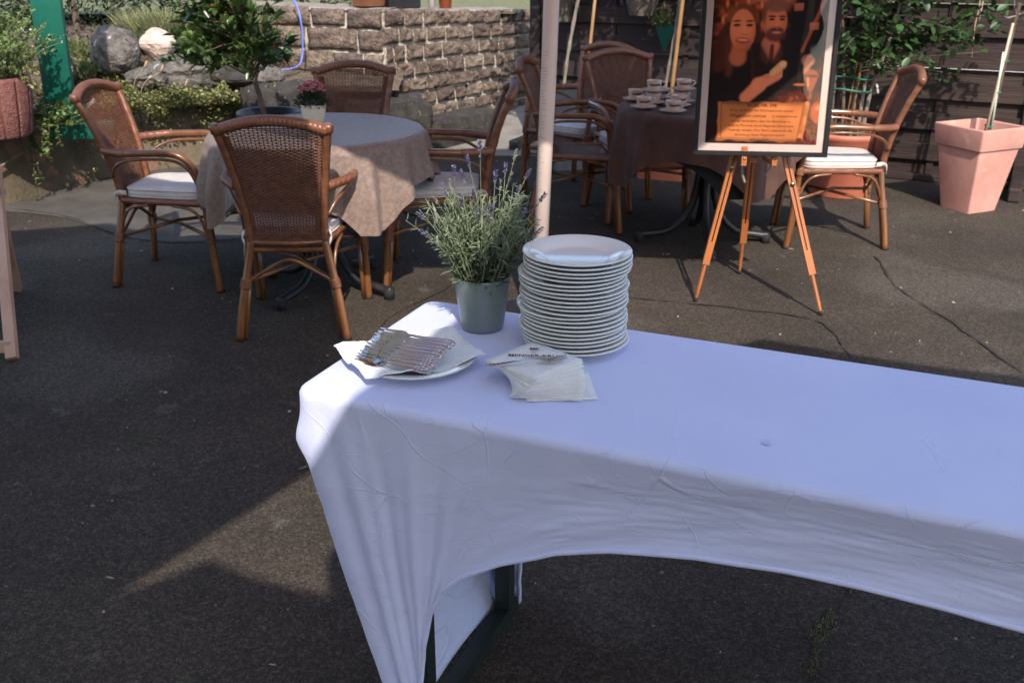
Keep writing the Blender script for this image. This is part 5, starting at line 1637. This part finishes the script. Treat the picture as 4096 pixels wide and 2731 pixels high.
lines = [('REGEL NR. 394:', .0185, .342, 0, .0003), ('Es ist verboten, die Hochzeitstorte mittels', .0150, .298, 0, 0), ('Wingardium Leviosa', .0185, .250, .35, .0001), ('um zu verhindern, dass die Bewohner in', .0150, .203, 0, 0),
         ('anderen Portraits durch fliegende Glasurreste', .0145, .162, 0, 0), ('bel\u00e4stigt werden. Mrs. Norris \u00fcberwacht die', .0145, .121, 0, 0), ('Einhaltung dieser Regel pers\u00f6nlich.', .0150, .080, .2, 0), ('(gez. A. Filch)', .0145, .038, 0, 0)]
for s_, size, v_, shr, bold in lines:
    me = text_mesh(s_, size, BROWNINK, bold=bold, shear=shr)
    xs = [v.co.x for v in me.vertices]; wid = max(xs) - min(xs); lim = .300 if shr != .35 else .165
    k = min(1, lim / wid); cx = (.49 - .5) * PX_ - (.058 if shr == .35 else 0)
    for v in me.vertices: v.co = (v.co.x * k + cx, .0008, my + v_ * PX_ + v.co.y)
    link('lettering', me, pr_o)
me = text_mesh('zu transportieren,', .0145, BROWNINK)
xs = [v.co.x for v in me.vertices]; k = min(1, .125 / (max(xs) - min(xs)))
for v in me.vertices: v.co = (v.co.x * k + .092, .0008, my + .250 * PX_ + v.co.y)
link('lettering', me, pr_o)
mb = MB(); mb.add([(-PWd / 2 + fw - .002, -.004, fw - .002), (PWd / 2 - fw + .002, -.004, fw - .002), (PWd / 2 - fw + .002, -.004, PHt - fw + .002), (-PWd / 2 + fw - .002, -.004, PHt - fw + .002)], [(0, 1, 2, 3)])
mb.build('glass', GLASS, po)

# ================================================================== PLANTERS AND PLANTS
# square terracotta planter
sq = thing('square_planter', 'tall square tapered terracotta planter with a staked sapling', 'planter', (2.815, 6.02, 0), rad(-23))
sq.rotation_euler[2] = math.atan2(.095, .21)
mb = MB()
def sqr(h, z, r_=.012):
    pts = []
    for cx, cy, a0 in ((1, 1, 0), (-1, 1, 90), (-1, -1, 180), (1, -1, 270)):
        for k in range(4):
            a = rad(a0 + 30 * k); pts.append((cx * (h - r_) + r_ * math.cos(a), cy * (h - r_) + r_ * math.sin(a), z))
    return pts
rings = [sqr(.112, 0), sqr(.114, .012), sqr(.138, .20), sqr(.1615, .375), sqr(.162, .383), sqr(.174, .388), sqr(.176, .394), sqr(.187, .500), sqr(.187, .508), sqr(.183, .512), sqr(.168, .512), sqr(.164, .508), sqr(.150, .42), sqr(.148, .40)]
V = [p for r_ in rings for p in r_]; F = []
for i in range(len(rings) - 1):
    for k in range(16): F.append((i * 16 + k, i * 16 + (k + 1) % 16, (i + 1) * 16 + (k + 1) % 16, (i + 1) * 16 + k))
F.append(tuple(range(16))[::-1])
mb.add(V, F); auto_flat(mb.build('pot', TERRA, sq), 30)
mb = MB(); mb.add(sqr(.15, .41), [tuple(range(16))]); mb.build('soil', SOIL, sq)
rz_ = sq.rotation_euler[2]
def SQ(x, y, z): return Matrix.Rotation(-rz_, 3, 'Z') @ Vector((x - 2.815, y - 6.02, z))
mb = MB(); pts = catmull([SQ(2.855, 6.05, .40), SQ(2.885, 6.05, .62), SQ(2.905, 6.06, .85), SQ(2.925, 6.06, 1.13), SQ(2.93, 6.06, 1.20)], 8); mb.tube(pts, [.013 + .003 * abs(fnoise(i * .9, 1)) for i in range(len(pts))], 8); mb.build('trunk', BARK, sq)
mb = MB(); mb.tube([SQ(2.842, 6.02, .40), SQ(2.90, 6.03, 1.09)], [.009, .008], 7); mb.build('cane', mat('pale_cane', (.46, .37, .26), (.58, .48, .36), scale=14, rough=.6), sq)
mb = MB(); mb.tube([SQ(2.885, 6.03, .40), SQ(2.868, 6.02, .93)], [.007, .006], 6); mb.build('cane', CANEP, sq)
for z in (.50, .70, .88):
    mb = MB(); c = SQ(2.868 + (z - .5) * .07, 6.04, z); mb.tube([c + Vector((.024 * math.cos(a), .022 * math.sin(a), .003 * math.sin(a))) for a in np.linspace(0, 6.28, 13)], .003, 5, caps=False); mb.build('tie', TIE, sq)
mb = MB()
for e in ((2.79, 6.0, 1.16), (2.86, 6.0, 1.26), (3.02, 6.0, 1.24)):
    mb.tube(catmull([SQ(2.925, 6.06, 1.13), (SQ(2.925, 6.06, 1.12) + SQ(*e)) * .5 + Vector((0, 0, -.02)), SQ(*e)], 5), [.007 - .0004 * i for i in range(11)], 6)
mb.build('branch', BARK_P, sq)
pos = [SQ(R.uniform(2.90, 3.12), R.uniform(5.95, 6.1), R.uniform(1.12, 1.32)) for _ in range(60)] + [SQ(R.uniform(2.72, 2.84), R.uniform(5.95, 6.1), R.uniform(1.08, 1.18)) for _ in range(26)]
V, F = leaf_cloud(pos, [(R.gauss(0, 1), R.gauss(-.4, .7), R.gauss(0, .6)) for _ in pos], .058, width=.5); stuff(link('foliage', meshdata('foliage', V, F, LEAF_SHRUB), sq))
# string loop hanging in front of the fence
mb = MB(); mb.tube(catmull([(2.90, 6.42, 1.9), (2.885, 6.42, 1.35), (2.875, 6.42, 1.075)], 8), .0055, 6)
o = mb.build('string', STRING); tag(o, 'short straight end of jute string hanging before the fence', 'string')
mb = MB(); mb.tube(catmull([(2.80, 6.42, 1.9), (2.835, 6.42, 1.40), (2.862, 6.42, 1.17), (2.855, 6.42, 1.05), (2.865, 6.42, .88), (2.868, 6.42, .855)], 8), [.0045] * 39 + [.009, .004], 6)
o = mb.build('string', STRING); tag(o, 'longer knotted jute string hanging before the fence', 'string')

# round pot with tall shrub
rp = thing('potted_shrub', 'tall multi-stemmed shrub in a round terracotta pot beside the fence', 'potted plant', (2.14, 6.42, 0))
mb = MB(); mb.lathe([(.001, .02), (.185, .0), (.19, .01), (.238, .315), (.252, .322), (.256, .345), (.268, .355), (.272, .375), (.284, .385), (.288, .405), (.280, .418), (.262, .415), (.255, .37), (.001, .36)], 48); mb.build('pot', TERRA2, rp)
mb = MB(); mb.lathe([(.001, .375), (.25, .372)], 24); mb.build('soil', SOIL, rp)
for (bx, by, tx, ty, hh, r_, m) in ((-.10, 0, -.17, 0, 1.6, .016, BARK), (-.03, -.03, -.20, .0, 1.5, .014, BARK), (.02, -.02, .04, 0, 1.7, .016, BARK_P), (.06, -.04, .10, 0, 1.6, .015, BARK_P), (.09, -.03, .25, -.05, 1.45, .016, BARK_P), (-.06, .03, -.05, .05, 1.6, .014, BARK), (.05, .04, .12, .1, 1.55, .013, BARK)):
    mb = MB(); mb.tube(catmull([(bx, by, .36), (bx + (tx - bx) * .15, by, .65), (bx + (tx - bx) * .5 + .02, (by + ty) / 2, 1.0), (tx, ty, hh)], 7), [r_ - .0004 * i for i in range(22)], 7); mb.build('stem', m, rp)
for (bx, tx) in ((-.035, .03), (.0, .045)):
    mb = MB(); mb.tube([(bx, -.06, .36), (tx, -.05, 1.3)], .0055, 6); mb.build('cane', BAMBOO, rp)
for z, m in ((.66, BLACKP), (.665, TIE), (.74, TIE)):
    mb = MB(); mb.tube([(.125 * math.cos(a), .075 * math.sin(a) - .01, z + .01 * math.sin(2 * a)) for a in np.linspace(0, 6.28, 25)], .004, 5, caps=False); mb.build('tie', m, rp)
mb = MB(); mb.box((-.006, -.004, -.06), (.006, .0, 0), .001); o = mb.build('plant_label', PIPE, rp, loc=(.125, -.09, .71)); o.rotation_euler = (0, rad(-15), 0)
pos = []; dr = []
twig = MB()
for i in range(105):
    b = Vector((R.uniform(-.22, .28), R.uniform(-.1, .1), R.uniform(.75, 1.5)))
    e = b + Vector((R.gauss(.15, .24), R.gauss(-.08, .18), R.gauss(.06, .12)))
    if i < 10: e = b + Vector((.25 + .05 * i * R.random(), -.12, R.uniform(-.12, .10)))
    twig.tube([b, (b + e) / 2 + Vector((0, 0, .02)), e], [.004, .003, .0015], 5)
    for k in range(R.randint(12, 20)):
        t = R.uniform(.2, 1.05); p = b.lerp(e, t); pos.append(p + Vector((R.gauss(0, .012), R.gauss(0, .012), R.gauss(0, .012)))); dr.append((e - b).normalized() * .6 + Vector((R.gauss(0, .8), R.gauss(-.3, .7), R.gauss(.1, .6))))
for i in range(7):
    e = Vector((R.uniform(.48, .66), -.15, R.uniform(.93, 1.12))); 
    for k in range(5): pos.append(e + Vector((R.gauss(0, .03), 0, R.gauss(0, .03)))); dr.append((R.gauss(.2, .7), R.gauss(-.3, .5), R.gauss(0, .7)))
V, F = leaf_cloud(pos, dr, .074, width=.52, fold=.3); stuff(link('foliage', meshdata('foliage', V, F, LEAF_SHRUB), rp)); twig.build('twigs', BARK, rp)

# laurel standard behind the first table
lt = thing('laurel_tree', 'small standard laurel tree with dense glossy crown in a black pot', 'tree', (-1.455, 6.02, 0))
mb = MB(); mb.lathe([(.001, .02), (.13, .02), (.135, 0), (.14, .02), (.172, .555), (.186, .562), (.188, .585), (.182, .592), (.168, .588), (.160, .54), (.001, .53)], 40); mb.build('pot', BLACKP, lt)
mb = MB(); mb.lathe([(.001, .545), (.163, .54)], 20); mb.build('soil', SOIL, lt)
trk = catmull([(-.02, 0, .54), (-.035, .0, .64), (-.065, 0, .78), (-.085, 0, .88), (-.10, .01, 1.05), (-.13, 0, 1.25)], 6)
mb = MB(); mb.tube(trk, [.017 - .0002 * i for i in range(len(trk))], 8); mb.build('trunk', BARK, lt)
br = MB(); pos = []; dr = []
for i in range(140):
    k = R.uniform(.42, 1); b = trk[int(k * (len(trk) - 1))]
    a = R.uniform(0, 6.28); el = R.uniform(-.35, 1.2); L_ = R.uniform(.12, .36)
    e = b + Vector((math.cos(a) * math.cos(el) * L_ * 1.12 - .10, math.sin(a) * math.cos(el) * L_ * .9, math.sin(el) * L_))
    if e.z < .84 + .1 * R.random(): e.z = .86 + .1 * R.random()
    br.tube([b, b.lerp(e, .5) + Vector((0, 0, .015)), e], [.006, .004, .002], 5)
    for q in range(11):
        t = R.uniform(.45, 1.05); p = b.lerp(e, t); d = (e - b).normalized()
        pos.append(p); dr.append(d * .7 + Vector((R.gauss(0, .7), R.gauss(-.15, .7), R.gauss(.25, .6))))
    for q in range(6): pos.append(e); dr.append((e - b).normalized() + Vector((R.gauss(0, .9), R.gauss(0, .9), R.gauss(.3, .5))))
V, F = leaf_cloud(pos, dr, .070, width=.42, fold=.3); cr = stuff(link('crown', meshdata('crown', V, F, LEAF_DK), lt)); br.build('branches', BARK, lt)
yl = [pos[R.randrange(len(pos))] for _ in range(26)]
V, F = leaf_cloud(yl, [(R.gauss(0, .6), -1, R.gauss(0, .6)) for _ in yl], .055, width=.5); stuff(link('yellow_leaves', meshdata('yellow_leaves', V, F, LEAF_AUT), lt))
lgv = [p for p in pos if p.x < -.22 and R.random() < .6]
V, F = leaf_cloud(lgv, [(R.gauss(-.5, .6), R.gauss(-.5, .6), R.gauss(.4, .5)) for _ in lgv], .066, width=.45); stuff(link('light_leaves', meshdata('light_leaves', V, F, LEAF_MD), lt))

# planters and stakes by the fence
gb = thing('planter_box', 'grey square planter box behind the chairs, holding a staked thin trunk', 'planter', (.40, 7.22, 0), rad(12))
mb = MB(); V = []; F = []
rings = [sqr(.105, 0), sqr(.125, .50), sqr(.135, .505), sqr(.138, .575), sqr(.125, .578), sqr(.118, .55)]
V = [p for r_ in rings for p in r_]
for i in range(len(rings) - 1):
    for k in range(16): F.append((i * 16 + k, i * 16 + (k + 1) % 16, (i + 1) * 16 + (k + 1) % 16, (i + 1) * 16 + k))
F.append(tuple(range(16))[::-1]); mb.add(V, F); auto_flat(mb.build('pot', GREYBOX, gb), 30)
mb = MB(); mb.add(sqr(.12, .555), [tuple(range(16))]); mb.build('soil', SOIL, gb)
mb = MB(); mb.tube(catmull([(-.03, .02, .55), (.0, .05, .75), (.05, .08, 1.0), (.11, .10, 1.3), (.16, .1, 1.7)], 6), [.013 + .002 * math.sin(i * 1.7) for i in range(25)], 7); mb.build('trunk', BARK_P, gb)
mb = MB(); mb.tube([(.10, .05, .55), (.17, .06, .85), (.24, .06, 1.7)], .012, 7); mb.build('cane', BAMBOO, gb)
tb = thing('trough', 'terracotta trough behind the cup table, holding a staked thin trunk', 'planter', (1.05, 6.90, 0), rad(-20))
mb = MB(); V = []; F = []
rings = [[(x * 1.5, y * 1.0, z) for x, y, z in r_] for r_ in (sqr(.105, 0), sqr(.125, .33), sqr(.133, .335), sqr(.135, .37), sqr(.122, .372), sqr(.118, .35))]
V = [p for r_ in rings for p in r_]
for i in range(len(rings) - 1):
    for k in range(16): F.append((i * 16 + k, i * 16 + (k + 1) % 16, (i + 1) * 16 + (k + 1) % 16, (i + 1) * 16 + k))
F.append(tuple(range(16))[::-1]); mb.add(V, F); auto_flat(mb.build('pot', TERRA2, tb), 30)
mb = MB(); mb.add([(x * 1.5, y, z) for x, y, z in sqr(.12, .352)], [tuple(range(16))]); mb.build('soil', SOIL, tb)
mb = MB(); mb.tube(catmull([(-.03, 0, .35), (-.01, .02, .65), (.02, .03, .9), (.045, .03, 1.15), (.06, .03, 1.7)], 6), [.011 + .002 * math.sin(i * 1.7) for i in range(25)], 7); mb.build('trunk', BARK_P, tb)
mb = MB()
pts = [Vector((.025 + .09 * t, -.04, .35 + 1.35 * t)) for t in np.linspace(0, 1, 40)]
mb.tube(pts, [.0135 if i % 9 else .0155 for i in range(40)], 8); mb.build('cane', BAMBOO, tb)

def cloud_crown(parent, c, r_, n, leaf=.075):
    pos = []; dr = []
    for i in range(n):
        d = Vector((R.gauss(0, 1), R.gauss(0, 1), R.gauss(0, 1))).normalized()
        k = r_ * R.uniform(.35, 1.0) * (1 + .25 * fnoise(d.x * 2.5 + c[0], d.y * 2.5, d.z * 2.5))
        pos.append(Vector(c) + Vector((d.x * k, d.y * k * .8, d.z * k * .8))); dr.append((d.x, d.y, d.z + .3))
    V, F = leaf_cloud(pos, dr, leaf, width=.5); return stuff(link('crown', meshdata('crown', V, F, LEAF_SHRUB), parent))
cloud_crown(gb, (.18, .05, 1.85), .48, 900)
cloud_crown(tb, (.10, 0, 1.80), .46, 900)
cloud_crown(rp, (.05, 0, 1.75), .52, 900)
def basket(loc, r0, r1, h, label, plant=None):
    t = thing('hanging_basket', label, 'basket', loc, group='wicker baskets hung on the fence')
    mb = MB()
    n = 48
    def fn(u, v):
        a = 2 * math.pi * u; k = (1 if (int(u * n) + int(v * 14)) % 2 else -1) * .004
        r_ = r1 + (r0 - r1) * v + k
        return (r_ * math.cos(a), r_ * math.sin(a), h * v)
    mb.grid(fn, n, 14, wrap=True); mb.lathe([(.001, 0), (r1, 0)], n); mb.build('weave', WICKER, t)
    mb = MB(); mb.tube([(r0 * math.cos(a), r0 * math.sin(a), h) for a in np.linspace(0, 6.283, 25)], .009, 6, caps=False); mb.build('rim', WICKER, t)
    pos = [(R.gauss(0, r0 * .6), R.gauss(0, r0 * .6), h + R.uniform(-.01, .14)) for _ in range(260)]
    V, F = leaf_cloud(pos, [(R.gauss(0, 1), R.gauss(0, 1), R.gauss(.3, .6)) for _ in pos], .04, width=.5); stuff(link('foliage', meshdata('foliage', V, F, LEAF_SHRUB), t))
    mb = MB(); mb.tube([(0, r0 * .9, h), (0, r0 * 1.05, h + .12)], .004, 5); mb.build('hook', BLACKM, t)
    return t
basket((.385, 7.93, .965), .085, .062, .20, 'narrow wicker basket hanging on the fence behind the pole')
basket((.94, 7.58, 1.035), .135, .085, .18, 'wide wicker basket hanging on the fence above the cup table')
cn = thing('cone_planter', 'green plastic cone planter with a leafy plant hung on the fence', 'planter', (1.105, 7.50, .79))
mb = MB(); mb.lathe([(.001, 0), (.010, .004), (.075, .175), (.078, .178), (.070, .170), (.001, .165)], 24); mb.build('cone', CONEG, cn)
pos = [(R.gauss(-.03, .04), R.gauss(0, .03), .17 + abs(R.gauss(0, .05))) for _ in range(330)]
V, F = leaf_cloud(pos, [(R.gauss(0, .6), R.gauss(-.2, .6), R.gauss(.5, .5)) for _ in pos], .028, width=.4); stuff(link('foliage', meshdata('foliage', V, F, LEAF_MD), cn))
V, F = leaf_cloud([(-.125, -.02, .20)] * 8, [(math.cos(k), -.5, math.sin(k)) for k in range(8)], .012, width=.9); link('violet_bloom', meshdata('violet_bloom', V, F, VIOLETF), cn)
mb = MB(); mb.tube([(0, .075, .17), (0, .10, .19)], .004, 5); mb.build('hook', BLACKM, cn)
c2 = thing('cone_planter', 'green plastic cone planter tip at the top edge above the chairs', 'planter', (.66, 7.74, 1.125))
mb = MB(); mb.lathe([(.001, 0), (.010, .004), (.075, .175), (.078, .178), (.070, .170), (.001, .165)], 24); mb.build('cone', CONEG, c2)
mb = MB(); mb.tube([(0, .075, .17), (0, .10, .19)], .004, 5); mb.build('hook', BLACKM, c2)

# hose on the wall
mb = MB()
hp = catmull([(-1.70, 8.12, 1.12), (-1.66, 8.07, 1.075), (-1.63, 8.02, 1.0), (-1.62, 8.02, .85), (-1.635, 8.01, .70), (-1.66, 7.95, .635), (-1.76, 7.88, .615), (-1.88, 7.86, .63), (-1.92, 7.88, .70), (-1.91, 7.95, .82)], 8)
mb.tube(hp, .0120, 8, flat=.45); ho = mb.build('hose', HOSE); tag(ho, 'blue flat hose hanging in a loop on the stone wall', 'hose')

# pots on the wall top
def wpot(loc, r0, r1, h, m, label, nm='flower_pot'):
    t = thing(nm, label, 'pot', loc)
    mb = MB(); mb.lathe([(.001, 0), (r1, 0), (r0 * .95, h * .82), (r0, h * .83), (r0, h), (r0 * .88, h), (r0 * .86, h * .9), (.001, h * .88)], 28); mb.build('pot', m, t)
    mb = MB(); mb.lathe([(.001, h * .9), (r0 * .86, h * .9)], 16); mb.build('soil', SOIL, t)
wpot((-1.13, 8.28, 1.062), .16, .125, .20, mat('orange_clay', (.55, .23, .12), (.62, .30, .17), rough=.8), 'wide orange clay pot on the wall top')
wpot((-.55, 8.66, 1.022), .06, .05, .11, mat('red_clay', (.50, .12, .045), (.55, .16, .07), rough=.6), 'small red clay pot on the wall top')
wpot((-.66, 8.62, 1.025), .035, .03, .10, PORC, 'tiny white pot beside the red clay pot on the wall', 'white_pot')
cr_ = thing('crate', 'black plastic crate on the wall top between the pots', 'crate', (-.90, 8.40, 1.036), rad(40))
mb = MB(); mb.box((-.15, -.09, 0), (.15, .09, .15), .01); mb.build('body', BLACKP, cr_, smooth=False)
mb = MB(); mb.box((-.158, -.098, .15), (.158, .098, .17), .006); mb.build('rim', BLACKP, cr_, smooth=False)

# deck chair at the left edge
dk = thing('deck_chair', 'pale wooden folding deck chair frame cut off by the left edge', 'chair', (-2.20, 4.0, 0))
def D(x, y, z): return Vector((x + 2.20, y - 4.0, z))
for dx, nm_ in ((0, 'near'), (-.56, 'far')):
    mb = MB(); mb.bar(D(-1.955 + dx, 3.59, .012), D(-2.145 + dx, 4.10, .66), .030, .042, up=(1, 0, 0)); mb.build('front_leg', PINEW, dk, smooth=False)
    mb = MB(); mb.bar(D(-2.325 + dx * .9 + .0, 4.43, .012), D(-2.10 + dx * .9 + .0, 3.98, .60), .028, .040, up=(1, 0, 0)); mb.build('rear_leg', PINEW, dk, smooth=False)
for a, b, nm_, r_ in ((D(-1.965, 3.62, .05), D(-2.525, 3.62, .05), 'foot_rail', .016), (D(-2.235, 4.26, .235), D(-2.78, 4.26, .235), 'rear_rail', .012), (D(-2.02, 3.77, .23), D(-2.6, 3.77, .23), 'cross_rail', .012)):
    mb = MB()
    if nm_ == 'foot_rail': mb.bar(a, b, .022, .045, up=(0, 0, 1))
    else: mb.tube([a, b], r_, 8)
    mb.build(nm_, PINEW, dk, smooth=False)
mb = MB(); mb.bar(D(-2.10, 3.98, .60), D(-2.66, 3.98, .60), .03, .03); mb.build('top_rail', PINEW, dk, smooth=False)
mb = MB(); mb.grid(lambda u, v: tuple(D(-2.16 - .44 * u, 3.64 + .34 * v, .27 + .33 * v - .12 * math.sin(math.pi * v))), 8, 12); mb.build('sling', mat('sling_canvas', (.5, .46, .4), rough=.9), dk)

# ================================================================== PARASOLS (only the first has a visible pole, the rest are added for shade)
def parasol(base, hgt, rr, nside, m, label, pole_r=.032, rot=0.0, lean=0.0, drop=.42, valance=.10):
    t = thing('parasol', label, 'parasol', (base[0], base[1], 0))
    topx = lean * hgt
    mb = MB(); mb.tube([(0, 0, .02), (lean * .5 * hgt, 0, hgt * .5), (topx, 0, hgt + drop)], pole_r, 16); pole = mb.build('pole', POLEW, t)
    mb = MB(); mb.lathe([(.001, 0), (.24, 0), (.25, .01), (.25, .05), (.05, .07), (.045, .28), (.001, .28)], 32); mb.build('base', BLACKM, t)
    def pt(k, f):
        a = rot + 2 * math.pi * k / nside; return Vector((topx + rr * f * math.cos(a), rr * f * math.sin(a), hgt + drop * (1 - f) ** 1.0 + .0 * f))
    mb = MB(); V = []; F = []
    NR = 8; SUB = 4
    for k in range(nside * SUB):
        kk, fr = divmod(k, SUB); fr /= SUB
        for i in range(NR + 1):
            f = i / NR; p = pt(kk, f).lerp(pt(kk + 1, f), fr); p.z -= .05 * math.sin(math.pi * fr) * f
            V.append(p)
        p = pt(kk, 1).lerp(pt(kk + 1, 1), fr); V.append(p + Vector((0, 0, -valance - .05 * math.sin(math.pi * fr))))
    m_ = NR + 2
    for k in range(nside * SUB):
        k2 = (k + 1) % (nside * SUB)
        for i in range(m_ - 1): F.append((k * m_ + i, k * m_ + i + 1, k2 * m_ + i + 1, k2 * m_ + i))
    mb.add(V, F); mb.build('canopy', m, t)
    for k in range(nside):
        mb = MB(); mb.bar(pt(k, .03) - Vector((0, 0, .03)), pt(k, .98) - Vector((0, 0, .025)), .014, .02); mb.build('rib', PINEW, t, smooth=False)
    return t, pole
p1, pole1 = parasol((.107, 3.95), 2.25, 1.60, 8, CANVAS, 'terracotta parasol on the white pole standing beside the plates', pole_r=.0300, rot=.39, lean=.033)
# printed label on the pole
mb = MB()
for i in range(54):
    z = .56 + i * .0085 if i < 26 else .81 + (i - 26) * .012
    w = R.choice([.5, .9, 1.1, .3, .7]); z0 = z; nn = 5
    if i in (0, 33): w = 1.2; 
    V = []
    for q in range(nn + 1):
        a = -math.pi / 2 - 1.05 + w * .8 * q / nn; V += [(.0306 * math.cos(a) + .033 * z0, .0306 * math.sin(a), z0), (.0306 * math.cos(a) + .033 * z0, .0306 * math.sin(a), z0 + .0022)]
    mb.add(V, [(2 * q, 2 * q + 2, 2 * q + 3, 2 * q + 1) for q in range(nn)])
stuff(mb.build('printed_label', GREYINK, pole1))
parasol((1.40, -.25), 2.30, 1.55, 8, CANVAST, 'unseen pale parasol added behind the viewer to shade the long table', rot=.01)  # added out-of-frame shadow caster, thin canvas keeps the table shade pale
parasol((-2.36, .74), 2.45, 2.25, 8, CANVASW, 'unseen cream parasol added to shade the asphalt on the left', rot=.616)  # added out-of-frame caster, shaped to the edge of the left shade
parasol((-.32, -1.52), 2.75, .74, 8, CANVASW, 'small unseen parasol added in place of the viewer to shade the near asphalt', rot=.1)  # added caster standing in for the viewer's own shadow

# ================================================================== TREES BEHIND THE VIEWER (seen in the picture glass)
def big_tree(loc, hgt, rr, label, seed):
    t = thing('broadleaf_tree', label, 'tree', loc, group='broadleaf trees behind the viewer')
    mb = MB(); mb.tube(catmull([(0, 0, 0), (.1, 0, hgt * .3), (0, .1, hgt * .6), (.1, 0, hgt * .85)], 6), [.17 - .006 * i for i in range(19)], 9); mb.build('trunk', BARK, t)
    pos = []; dr = []
    for c in range(46):
        d = Vector((R.gauss(0, 1), R.gauss(0, 1), R.gauss(0, 1))).normalized() * R.uniform(.35, 1)
        cc = Vector((d.x * rr, d.y * rr * .8, hgt * .60 + d.z * hgt * .36)); cs = R.uniform(.35, .75)
        for k in range(70):
            q = Vector((R.gauss(0, 1), R.gauss(0, 1), R.gauss(0, 1))).normalized() * cs * R.uniform(.5, 1)
            pos.append(cc + q); dr.append(q.normalized() + Vector((0, 0, .2)))
    V, F = leaf_cloud(pos, dr, .24, width=.55); stuff(link('crown', meshdata('crown', V, F, LEAF_DK), t))
big_tree((.15, -6.2, 0), 4.6, .75, 'slim broadleaf tree before the inn behind the viewer', 1)
big_tree((6.2, -9.4, 0), 7.2, 1.9, 'tall broadleaf tree in the middle behind the viewer', 2)
big_tree((9.0, -9.0, 0), 7.2, 2.3, 'tall broadleaf tree furthest right behind the viewer', 3)
inn = thing('added_inn', 'unseen two-storey inn added behind the viewer to block sky light', 'building', (-5.0, -8.0, 0))  # added to cut sky light on the skirt and darken the glass reflection
HW = mat('inn_plaster', (.13, .13, .14), (.17, .17, .18), scale=2, rough=.95, bump=.3, bscale=40)
mb = MB(); mb.box((-7, -6, 0), (6.9, 0, 5.2)); mb.build('wall', HW, inn, smooth=False)
mb = MB(); mb.add([(-7.4, .45, 5.1), (7.3, .45, 5.1), (7.3, -3, 7.6), (-7.4, -3, 7.6), (-7.4, -6.4, 5.1), (7.3, -6.4, 5.1), (-7.4, .45, 5.25), (7.3, .45, 5.25), (7.3, -3, 7.75), (-7.4, -3, 7.75), (-7.4, -6.4, 5.25), (7.3, -6.4, 5.25)],
       [(0, 1, 2, 3), (3, 2, 5, 4), (6, 9, 8, 7), (9, 10, 11, 8), (0, 6, 7, 1), (4, 5, 11, 10), (1, 7, 8, 2), (2, 8, 11, 5), (0, 3, 9, 6), (3, 4, 10, 9)]); mb.build('roof', mat('roof_tiles', (.16, .06, .04), (.22, .09, .06), scale=12, rough=.9), inn, smooth=False)
for zz in (.9, 3.3):
    for xx in (-5.6, -3.4, -1.2, 1.0, 3.3):
        mb = MB(); mb.box((xx, .002, zz), (xx + .95, .06, zz + 1.3), .01); wd = mb.build('window', PORC, inn, smooth=False)
        mb = MB(); mb.box((xx + .07, .055, zz + .07), (xx + .88, .064, zz + 1.23)); mb.build('pane', BLACKP, wd, smooth=False)
mb = MB(); mb.box((2.2, .002, 0), (3.0, .05, 2.05), .01); mb.build('door', FENCEW, inn, smooth=False)
